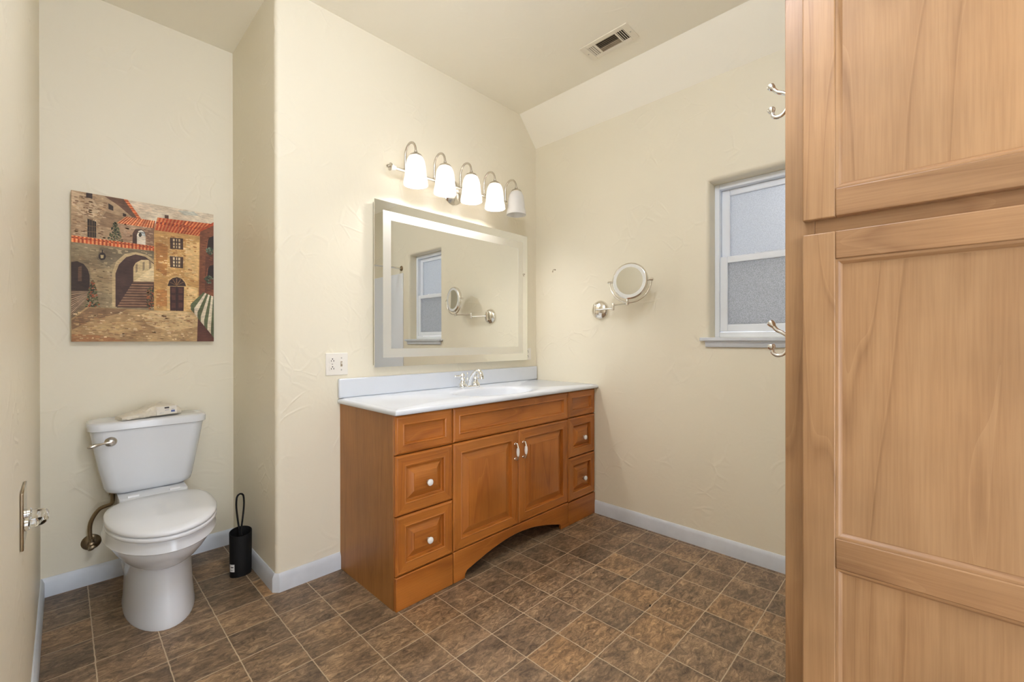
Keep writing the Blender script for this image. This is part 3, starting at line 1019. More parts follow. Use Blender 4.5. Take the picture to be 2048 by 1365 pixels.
tube(bm, smooth_path([(.146, 2.651, .700), (.120, 2.645, .698), (.096, 2.640, .694), (.072, 2.636, .690)], 4), [.007, .006, .005, .0048, .005, .006, .0075, .0085, .0085, .0085, .0078, .006, .003], 12)
finish(bm, 'flush_lever', NICKEL, to)
# water supply stop, fixed to the wall
vs = thing('supply_valve', 'small aged bronze shutoff valve on the wall behind and left of the toilet', 'valve', (.092, T, .198))
bm = bmesh.new()
lathe(bm, [(0, .0005), (.036, .0005), (.036, .003), (.030, .009), (.018, .013), (.013, .014), (.013, .038), (.016, .040), (.016, .052), (.010, .056), (0, .056)], (.092, T, .198), (0, -1, 0), 28)
finish(bm, 'escutcheon', BRASSD, vs)
bm = bmesh.new()
lathe(bm, [(.0, 0), (.010, 0), (.014, .004), (.016, .010), (.012, .017), (0, .019)], (.092, T - .057, .192), (0, -1, 0), 16, sx=1, sy=.7)
finish(bm, 'valve_handle', BRASSD, vs)
bm = bmesh.new()
tube(bm, smooth_path([(.092, T - .046, .217), (.086, T - .048, .250), (.090, T - .052, .310), (.118, T - .060, .362), (.155, T - .070, .378), (.163, T - .076, .392), (.163, T - .078, .4485)], 6), .0085, 14)
lathe(bm, [(.012, 0), (.012, .014)], (.092, T - .046, .2155), (0, 0, 1), 12)
lathe(bm, [(.014, 0), (.014, .020)], (.163, T - .078, .428), (0, 0, 1), 10)
tag(finish(bm, 'supply_hose', BRASSD, to), 'curved aged bronze water supply hose')

# wipes packet on the tank lid
def packet():
    wp = thing('wipes_packet', 'crumpled cream plastic wipes packet lying on the toilet tank lid', 'packet', (.292, 2.735, .787))
    rng = random.Random(3)
    nx, nt_ = 30, 24
    Lx = .235
    loops = []
    for i in range(nx):
        u = i / (nx - 1)
        x = -Lx / 2 + Lx * u
        full = math.sin(PI * min(1, max(0, (u + .03) / 1.06))) ** .27
        hgt = (.031 + .030 * (1 / (1 + math.exp(-(u - .42) * 16)))) * full
        wid = .050 * (.6 + .4 * full)
        lp = []
        for k in range(nt_):
            t = 2 * PI * k / nt_
            c, s = math.cos(t), math.sin(t)
            e = .62
            y = wid * math.copysign(abs(c) ** e, c)
            z = hgt / 2 + hgt / 2 * math.copysign(abs(s) ** e, s)
            jig = (.0032 if u < .55 else .0012) * full
            if z > .004:
                z += rng.uniform(-1, 1) * jig + .003 * full * math.sin(u * 23 + c * 4) * (1 if u < .5 else .3)
                y += rng.uniform(-1, 1) * jig
            lp.append((x, y, max(0.0006, z)))
        loops.append(lp)
    an = math.radians(14)
    def xf(p):
        x, y, z = p
        return (.292 + x * math.cos(an) - y * math.sin(an), 2.735 + x * math.sin(an) + y * math.cos(an), .787 + z)
    bm = bmesh.new()
    skin(bm, [[xf(p) for p in lp] for lp in loops])
    finish(bm, 'packet_body', PACK, wp, smooth=30)
    # printed front strip with dark mark, blue mark and grey lines, on the side facing the room
    bm = bmesh.new()
    def q(x0, x1, z0, z1, mi, d):
        v = [bm.verts.new(xf((x, -.0515 - d + (z - .026) * .12, z))) for x, z in ((x0, z0), (x1, z0), (x1, z1), (x0, z1))]
        w = [bm.verts.new(xf((x, -.0485 + (z - .026) * .12, z))) for x, z in ((x0, z0), (x1, z0), (x1, z1), (x0, z1))]
        bm.faces.new(v).material_index = mi
        for i in range(4): bm.faces.new((v[i], w[i], w[(i + 1) % 4], v[(i + 1) % 4])).material_index = mi
    q(.010, .092, .010, .048, 0, 0)
    q(.042, .061, .037, .0445, 1, .0004)
    q(.068, .084, .018, .0275, 2, .0004)
    for k in range(4): q(.044 + .004 * k, .0465 + .004 * k, .028, .032, 3, .0004)
    for k in range(5): q(.018 + .004 * k, .020 + .004 * k, .0160, .0175 + .0015 * (k % 3), 3, .0004)
    for k in range(3): q(.071 + .004 * k, .0735 + .004 * k, .031, .034, 3, .0004)
    finish(bm, 'printed_label', [LABELC, INK, INKB, INKG], wp, recalc=False)
    bm = bmesh.new()
    v = []
    for x, y, z in ((-.012, -.034, .050), (.052, .006, .067), (.050, .014, .066), (-.018, -.022, .049)):
        v.append(xf((x, y, z)))
    w = [(a, b, c - .004) for a, b, c in v]
    skin(bm, [w, v])
    finish(bm, 'resealable_flap', PACK, wp)
PACK = speckled('cream_plastic_film', (0.74, 0.68, 0.56), 0.10, 45, 0.3)
LABELC = plain('pale_label_print', (0.78, 0.74, 0.66), 0.4)
INKG = plain('grey_printing', (0.38, 0.40, 0.46), 0.5)
packet()

# toilet brush holder
bx_, by_ = .612, 2.470
bh = thing('toilet_brush_holder', 'slim black oval toilet brush holder with a wire loop handle beside the toilet', 'toilet brush', (bx_, by_, 0))
bm = bmesh.new()
def ov(rx, ry, z0, tilt, n=36): return [(bx_ + rx * math.cos(2 * PI * i / n) , by_ + ry * math.sin(2 * PI * i / n), z0 + tilt * math.sin(2 * PI * i / n)) for i in range(n)]
skin(bm, [ov(.046, .034, 0, 0), ov(.047, .035, .004, 0), ov(.0478, .036, .10, .003), ov(.049, .037, .206, .013), ov(.049, .037, .211, .013), ov(.0465, .0345, .211, .013), ov(.044, .032, .150, 0)], True, True, True)
finish(bm, 'holder_cup', BLACK, bh)
bm = bmesh.new()
lp = [(.003, .190), (.006, .230), (.012, .280), (.017, .330), (.017, .365), (.013, .388), (0, .397)]
pp = [(bx_ - .002 - a, by_ - a * .2, z) for a, z in lp] + [(bx_ - .002 + a, by_ + a * .2, z) for a, z in lp[-2::-1]]
tube(bm, smooth_path(pp, 4), .0042, 10)
finish(bm, 'wire_handle', BLACK, bh)
bm = bmesh.new()
lathe(bm, [(0, .012), (.026, .014), (.028, .05), (.026, .115), (.010, .125), (.008, .195), (0, .195)], (bx_, by_, .0), (0, 0, 1), 16)
finish(bm, 'brush_head', BLACK, bh)
bm = bmesh.new()
def cup(t, z, r=.0006): return (bx_ + (.0468 + r + z * .008) * math.cos(t), by_ + (.0348 + r + z * .008) * math.sin(t), z)
ta, tb = math.radians(188), math.radians(226)
for mi, a0, a1, z0, z1, e in ((0, 0, 1, .030, .066, .0006), (1, .3, .85, .050, .055, .0009), (1, .15, .9, .040, .0412, .0009), (1, .15, .7, .0365, .0377, .0009)):
    k = 8
    a = [bm.verts.new(cup(ta + (tb - ta) * (a0 + (a1 - a0) * i / k), z0, e)) for i in range(k + 1)]
    b = [bm.verts.new(cup(ta + (tb - ta) * (a0 + (a1 - a0) * i / k), z1, e)) for i in range(k + 1)]
    for i in range(k): bm.faces.new((a[i], a[i + 1], b[i + 1], b[i])).material_index = mi
finish(bm, 'paper_label', [LABELW, INK], bh, recalc=False)

# ------------------------------------------------------------------ acrylic bar on the left wall
ab = thing('acrylic_wall_bar', 'clear acrylic bar on a square metal plate fixed to the wall left of the toilet', 'wall holder', (L, 1.62, .724))
bm = bmesh.new()
box(bm, L + .0005, L + .0065, 1.552, 1.690, .655, .793)
pl = finish(bm, 'back_plate', plain('polished_bronze_plate', (.42, .34, .24), .12, 1.0), ab, .002)
for y in (1.576, 1.666):
    bm = bmesh.new()
    lathe(bm, [(.016, .007), (.016, .013), (.011, .016)], (L, y, .712), (1, 0, 0), 18)
    finish(bm, 'post_collar', CHROME, ab)
bm = bmesh.new()
pth = [(L + .014, 1.576, .712), (L + .026, 1.576, .712), (L + .033, 1.580, .712), (L + .037, 1.590, .712), (L + .037, 1.652, .712), (L + .033, 1.662, .712), (L + .026, 1.666, .712), (L + .014, 1.666, .712)]
tube(bm, pth, .0098, 18)
finish(bm, 'acrylic_bar', ACRYL, ab, smooth=60)

# ------------------------------------------------------------------ shaving mirror on the right wall
sm = thing('shaving_mirror', 'round chrome swing-arm shaving mirror mounted on the cream wall beside the window', 'shaving mirror', (R, 1.600, 1.356))
py, pz = 1.600, 1.356
bm = bmesh.new()
lathe(bm, [(0, .0005), (.063, .0005), (.0635, .006), (.060, .014), (.050, .024), (.034, .031), (.016, .035), (0, .036)], (R, py, pz), (-1, 0, 0), 44)
finish(bm, 'wall_plate', NICKELB, sm, smooth=60)
bm = bmesh.new()
box(bm, R - .058, R - .030, py + .004, py + .018, pz - .030, pz + .034)
lathe(bm, [(.006, -.040), (.006, .042)], (R - .050, py + .010, pz), (0, 0, 1), 14)
finish(bm, 'hinge_bracket', NICKELB, sm, .002)
j1 = Vector((R - .088, 1.452, pz))
j2 = Vector((R - .150, 1.318, pz + .018))
bm = bmesh.new()
tube(bm, [(R - .050, py + .008, pz), j1], .0048, 12)
finish(bm, 'inner_arm', NICKELB, sm)
bm = bmesh.new()
lathe(bm, [(.0085, -.013), (.0095, -.010), (.0095, .026), (.0085, .029)], j1, (0, 0, 1), 16)
tube(bm, [j1 + Vector((0, 0, .018)), j2], .0048, 12)
lathe(bm, [(.0085, -.010), (.0095, -.007), (.0095, .010), (.007, .013), (.006, .032)], j2, (0, 0, 1), 16)
finish(bm, 'outer_arm', NICKELB, sm)
mc = Vector((R - .150, 1.300, 1.506))
na = math.radians(8)
nrm = Vector((-math.cos(na), -math.sin(na), .02)).normalized()
side = nrm.cross(Vector((0, 0, 1))).normalized()
upv = side.cross(nrm)
bm = bmesh.new()
yk = []
for k in range(25):
    t = PI * k / 24
    yk.append(mc + side * (.127 * math.cos(t)) - upv * (.127 * math.sin(t)))
tube(bm, yk, .0050, 12)
for s in (-1, 1):
    tube(bm, [mc + side * s * .108, mc + side * s * .122], .0055, 12)
    tube(bm, [mc + side * s * .120, mc + side * s * .138], .0085, 14)
finish(bm, 'yoke', NICKELB, sm)
bm = bmesh.new()
lathe(bm, [(.100, -.0140), (.106, -.012), (.1085, -.004), (.1085, .004), (.106, .012), (.100, .0140)], mc, nrm, 56, cap0=False, cap1=False)
finish(bm, 'mirror_rim', NICKELB, sm, smooth=60)
bm = bmesh.new()
lathe(bm, [(.0, -.0125), (.1005, -.0125), (.1005, .0125), (.0, .0125)], mc, nrm, 56)
finish(bm, 'mirror_disc', MIRROR, sm, smooth=30)
bm = bmesh.new()
lathe(bm, [(.081, .0127), (.081, .0132), (.1004, .0132), (.1004, .0127)], mc, nrm, 56, cap0=False, cap1=False)
finish(bm, 'frosted_ring', plain('frosted_light_ring', (.72, .72, .69), .5, .3), sm)

# ------------------------------------------------------------------ small things on the walls
def cup_hook(p, label):
    bm = bmesh.new()
    x, y, z = p
    pts = [(R + .003, y, z + .003), (R - .012, y, z + .003)]
    for k in range(10):
        t = math.radians(90 - 28 * k)
        pts.append((R - .018 + .0 * k - .008 * math.cos(t) * .4, y + .009 * (1 - math.sin(t)) * .6, z - .006 + .009 * math.sin(t)))
    tube(bm, pts, .0016, 8)
    lathe(bm, [(0, .0004), (.005, .0004), (.0045, .0015), (.002, .002)], (R, y, z + .003), (-1, 0, 0), 12)
    tag(finish(bm, 'cup_hook', BRASSD), label, 'hook')
cup_hook((R, 1.983, 1.664), 'tiny brass cup hook screwed into the cream wall between the two mirrors')

op = thing('outlet_switch_plate', 'almond wall plate with outlet and toggle switch left of the mirror', 'wall plate', (.962, D, 1.038))
bm = bmesh.new()
box(bm, .905, 1.018, D - .006, D - .0005, .981, 1.093)
finish(bm, 'cover_plate', PLATEW, op, .003, 3)
for dz in (.0195, -.0195):
    bm = bmesh.new()
    cxp, czp = .938, 1.037 + dz
    n = 28
    outl = lambda y, k: [(cxp + max(-.0165, min(.0165, .0195 * math.cos(2 * PI * i / n))) * k, y, czp + max(-.0135, min(.0135, .0175 * math.sin(2 * PI * i / n))) * k) for i in range(n)]
    skin(bm, [outl(D - .0058, 1.06), outl(D - .0068, 1.06), outl(D - .0068, 1.0), outl(D - .0078, .97)])
    for (ax, az, w, h) in ((-.006, -.003, .0016, .0068), (.006, -.003, .0016, .0078)):
        box(bm, cxp + ax - w, cxp + ax + w, D - .0081, D - .0074, czp + az - h / 2, czp + az + h / 2, 1)
    lathe(bm, [(0, .0074), (.0030, .0074), (.0030, .0081), (0, .0081)], (cxp, D, czp + .0065), (0, -1, 0), 12, mi=1)
    finish(bm, 'receptacle', [PLATEW, SLOT], op)
bm = bmesh.new()
box(bm, .9795, .9895, D - .0068, D - .0058, 1.024, 1.050, 1)
box(bm, .9815, .9875, D - .020, D - .0066, 1.036, 1.046, 0)
finish(bm, 'toggle_switch', [PLATEW, SLATM], op, .001)
for x, z in ((.938, 1.037), (.9845, 1.067), (.9845, 1.007)):
    bm = bmesh.new()
    lathe(bm, [(0, .0055), (.0035, .0055), (.0032, .0072), (0, .0075)], (x, D, z), (0, -1, 0), 12)
    finish(bm, 'plate_screw', SCREWM, op)
ou = thing('outlet_plate', 'cream wall outlet partly hidden by the right edge of the large mirror', 'wall plate', (2.395, D, 1.054))
bm = bmesh.new()
box(bm, 2.3595, 2.4295, D - .006, D - .0005, 1.011, 1.097)
finish(bm, 'cover_plate', PLATEW, ou, .003, 3)
for dz in (.018, -.018):
    bm = bmesh.new()
    cxp, czp = 2.392, 1.054 + dz
    skin(bm, [outl(D - .0058, 1.06), outl(D - .0068, 1.06), outl(D - .0068, 1.0), outl(D - .0078, .97)])
    for (ax, az, w, h) in ((-.006, -.003, .0016, .0068), (.006, -.003, .0016, .0078)):
        box(bm, cxp + ax - w, cxp + ax + w, D - .0081, D - .0074, czp + az - h / 2, czp + az + h / 2, 1)
    lathe(bm, [(0, .0074), (.0030, .0074), (.0030, .0081), (0, .0081)], (cxp, D, czp + .0065), (0, -1, 0), 12, mi=1)
    finish(bm, 'receptacle', [PLATEW, SLOT], ou)

# ceiling vent
VX0, VX1, VY0, VY1 = 2.027, 2.170, 1.148, 1.440
vt = thing('ceiling_vent', 'rectangular cream metal air vent with brown middle slats in the ceiling', 'air vent', ((VX0 + VX1) / 2, (VY0 + VY1) / 2, HC))
bm = bmesh.new()
ix0, ix1, iy0, iy1 = VX0 + .028, VX1 - .028, VY0 + .034, VY1 - .034
box(bm, VX0, VX1, VY0, iy0, HC - .006, HC - .0005); box(bm, VX0, VX1, iy1, VY1, HC - .006, HC - .0005)
box(bm, VX0, ix0, iy0, iy1, HC - .006, HC - .0005); box(bm, ix1, VX1, iy0, iy1, HC - .006, HC - .0005)
for y in (iy0 + .044, iy1 - .052): box(bm, ix0, ix1, y, y + .008, HC - .006, HC - .0005)
finish(bm, 'vent_frame', VENTW, vt, .002)
bm = bmesh.new()
box(bm, ix0 - .002, ix1 + .002, iy0 - .002, iy1 + .002, HC - .0012, HC - .0004)
finish(bm, 'duct_shade_sheet', DUCT, vt)  # flat sheet painted dark as the shade of the duct hollow
def slat(bm, a, b, wv, tilt):
    """thin tilted blade from a to b; wv = width direction"""
    a, b, wv = Vector(a), Vector(b), Vector(wv)
    t = Vector((0, 0, tilt))
    lo = [a - wv, b - wv, b + wv + t, a + wv + t]
    skin(bm, [lo, [p + Vector((0, 0, .0008)) for p in lo]])
ym0, ym1 = iy0 + .052, iy1 - .052
for k in range(7):
    bm = bmesh.new()
    x = ix0 + .006 + (ix1 - ix0 - .012) * k / 6
    tl = .0032 if k < 4 else -.0032
    slat(bm, (x, ym0, HC - .0048 + (0 if tl > 0 else .0032)), (x, ym1, HC - .0048 + (0 if tl > 0 else .0032)), (.0030, 0, 0), tl)
    finish(bm, 'slat', SLATM, vt)
for y0, y1, tl in ((iy0, iy0 + .044, .0032), (iy1 - .044, iy1, -.0032)):
    for k in range(4):
        bm = bmesh.new()
        y = y0 + .005 + (y1 - y0 - .010) * k / 3
        slat(bm, (ix0, y, HC - .0048 + (0 if tl > 0 else .0032)), (ix1, y, HC - .0048 + (0 if tl > 0 else .0032)), (0, .0030, 0), tl)
        finish(bm, 'slat', VENTW, vt)
for x, y in (((VX0 + VX1) / 2, VY0 + .014), ((VX0 + VX1) / 2, VY1 - .014)):
    bm = bmesh.new()
    lathe(bm, [(0, .0058), (.004, .0058), (.0036, .0078), (0, .008)], (x, y, HC), (0, 0, -1), 10)
    finish(bm, 'vent_screw', SCREWM, vt)

# ------------------------------------------------------------------ tall linen cabinet
KX, KY0, KY1, KZ = 1.12, -.44, .241, 2.36
lc = thing('linen_cabinet', 'tall pale alder linen cabinet with recessed panel doors in the right foreground', 'cabinet', (1.34, (KY0 + KY1) / 2, 0))
bm = bmesh.new()
box(bm, KX + .0195, 1.574, KY0, KY1, 0, KZ)
finish(bm, 'carcass', LWZ, lc, .0015)
bm = bmesh.new()
fs = .055
def yz(bm, x0, x1, y0, y1, z0, z1, mi): box(bm, x0, x1, y0, y1, z0, z1, mi)
yz(bm, KX, KX + .019, KY1 - fs, KY1, 0, KZ, 0)
yz(bm, KX, KX + .019, KY0, KY0 + fs, 0, KZ, 0)
for z0, z1 in ((0, .12), (1.365, 1.418), (KZ - .06, KZ)):
    yz(bm, KX, KX + .019, KY0 + fs, KY1 - fs, z0, z1, 1)
finish(bm, 'face_frame', [LWZ, LWY], lc, .0012)
def cab_door(z0, z1, splits):
    """splits: list of (rail bottom, rail top) including the outer rails"""
    y0, y1 = KY0 + .036, KY1 - .036
    x0, x1 = KX - .020, KX - .0005
    sw = .057
    bm = bmesh.new()
    box(bm, x0, x1, y1 - sw, y1, z0, z1, 0)
    box(bm, x0, x1, y0, y0 + sw, z0, z1, 0)
    for a, b in splits: box(bm, x0, x1, y0 + sw, y1 - sw, a, b, 1)
    d = finish(bm, 'door', [LWZ, LWY], lc, .0025, 3)
    for (a, b), (c, e) in zip(splits, splits[1:]):
        pb, pt, yl, yr = b, c, y0 + sw, y1 - sw
        bm = bmesh.new()
        def rg(g, x): return [(x, yl + g, pb + g), (x, yr - g, pb + g), (x, yr - g, pt - g), (x, yl + g, pt - g)]
        rows = [[bm.verts.new(p) for p in r] for r in (rg(.0002, x0 + .0025), rg(.0035, x0 + .0030), rg(.0060, x0 + .0045), rg(.0105, x0 + .0110), rg(.0120, x0 + .0112))]
        for p, q_ in zip(rows, rows[1:]):
            for i in range(4):
                j = (i + 1) % 4
                bm.faces.new((p[i], p[j], q_[j], q_[i])).material_index = 1 if i in (0, 2) else 0
        bm.faces.new(rows[-1]).material_index = 0
        bmesh.ops.recalc_face_normals(bm, faces=bm.faces)

        finish(bm, 'door_panel', [LWZ, LWY], d, smooth=25)
    return d
cab_door(.10, 1.378, [(.10, .157), (.688, .749), (1.321, 1.378)])
cab_door(1.408, 2.34, [(1.408, 1.465), (2.283, 2.34)])

def coat_hook(z, label):
    t = thing('coat_hook', label, 'hook', (1.20, KY1, z), 'coat hooks on the linen cabinet')
    x = 1.20
    bm = bmesh.new()
    lathe(bm, [(0, .0004), (.011, .0004), (.011, .003), (.007, .006), (0, .006)], (x, KY1, z), (0, 1, 0), 18, sx=1.0, sy=1.0)
    tube(bm, [(x, KY1 + .004, z - .020), (x, KY1 + .004, z + .020)], .0065, 12)
    finish(bm, 'hook_base', CHROME, t)
    bm = bmesh.new()
    a = smooth_path([(x, KY1 + .006, z - .004), (x, KY1 + .0115, z + .010), (x, KY1 + .022, z + .019), (x, KY1 + .034, z + .026), (x, KY1 + .042, z + .036)], 5)
    tube(bm, a, [.0042 + .0010 * (i / len(a)) for i in range(len(a))], 12)
    lathe(bm, [(.0050, -.002), (.0075, .003), (.0088, .010), (.0070, .014), (0, .0155)], a[-1], (a[-1] - a[-3]), 16)
    finish(bm, 'upper_prong', CHROME, t)
    bm = bmesh.new()
    b = smooth_path([(x, KY1 + .006, z + .004), (x, KY1 + .0115, z - .014), (x, KY1 + .020, z - .030), (x, KY1 + .032, z - .035), (x, KY1 + .042, z - .030), (x, KY1 + .045, z - .020)], 5)
    tube(bm, b, [.0042 + .0006 * (i / len(b)) for i in range(len(b))], 12)
    lathe(bm, [(.0050, -.002), (.0080, .003), (.0090, .008), (.0070, .012), (0, .0135)], b[-1], (b[-1] - b[-3]), 16)
    finish(bm, 'lower_prong', CHROME, t)
    return t
coat_hook(1.727, 'upper chrome double coat hook on the linen cabinet side, near the ceiling slope')
coat_hook(1.153, 'lower chrome double coat hook on the linen cabinet side, in front of the window sill')

# ------------------------------------------------------------------ shower stall (seen in the mirror)
sw = thing('shower_surround', 'pale white shower wall panel seen reflected at the left of the large mirror', 'shower', (R, -.2, 0))
bm = bmesh.new()
box(bm, R - .010, R - .0005, YB + .0005, .262, .10, 1.862)
finish(bm, 'side_panel', SHOWER, sw, .003)
bm = bmesh.new()
box(bm, 1.661, R - .0105, YB + .0005, YB + .010, .10, 1.862)
finish(bm, 'back_panel', SHOWER, sw, .003)
bm = bmesh.new()
box(bm, 1.661, R - .0005, YB + .0005, .262, 0, .03); box(bm, 1.661, R - .0005, .19, .262, .0301, .0995)
finish(bm, 'shower_pan', SHOWER, sw, .004)
rd = thing('shower_rod', 'thin metal shower curtain rod seen reflected above the white shower panel', 'curtain rod', (R, .225, 1.915))
bm = bmesh.new()
tube(bm, [(1.5745, .225, 1.915), (R - .002, .225, 1.915)], .010, 14)
finish(bm, 'rod', NICKELB, rd)
bm = bmesh.new()
lathe(bm, [(0, .0005), (.028, .0005), (.026, .008), (.014, .014)], (R, .225, 1.915), (-1, 0, 0), 20)
finish(bm, 'rod_flange', BRASSD, rd)

bm = bmesh.new()
skin(bm, [[(1.768, .887, .0004), (1.782, .890, .0004), (1.784, .896, .0004), (1.772, .894, .0004)], [(1.770, .888, .0045), (1.781, .891, .0035), (1.782, .895, .0040), (1.773, .893, .0050)]])
tag(finish(bm, 'floor_scrap', BLACK), 'tiny dark scrap lying on the brown tile floor', 'scrap')

# ------------------------------------------------------------------ canvas painting
PX0, PX1, PZ0, PZ1, PY = 0.027, 0.579, 1.1515, 1.850, T - .030
pw, ph = PX1 - PX0, PZ1 - PZ0
pa = thing('village_painting', 'frameless canvas painting of a stone village with orange roofs above the toilet', 'painting', ((PX0 + PX1) / 2, T, PZ0))
bm = bmesh.new()
box(bm, PX0, PX1, PY, T - .0005, PZ0, PZ1)
finish(bm, 'canvas_edge', CANVAS, pa, .002)
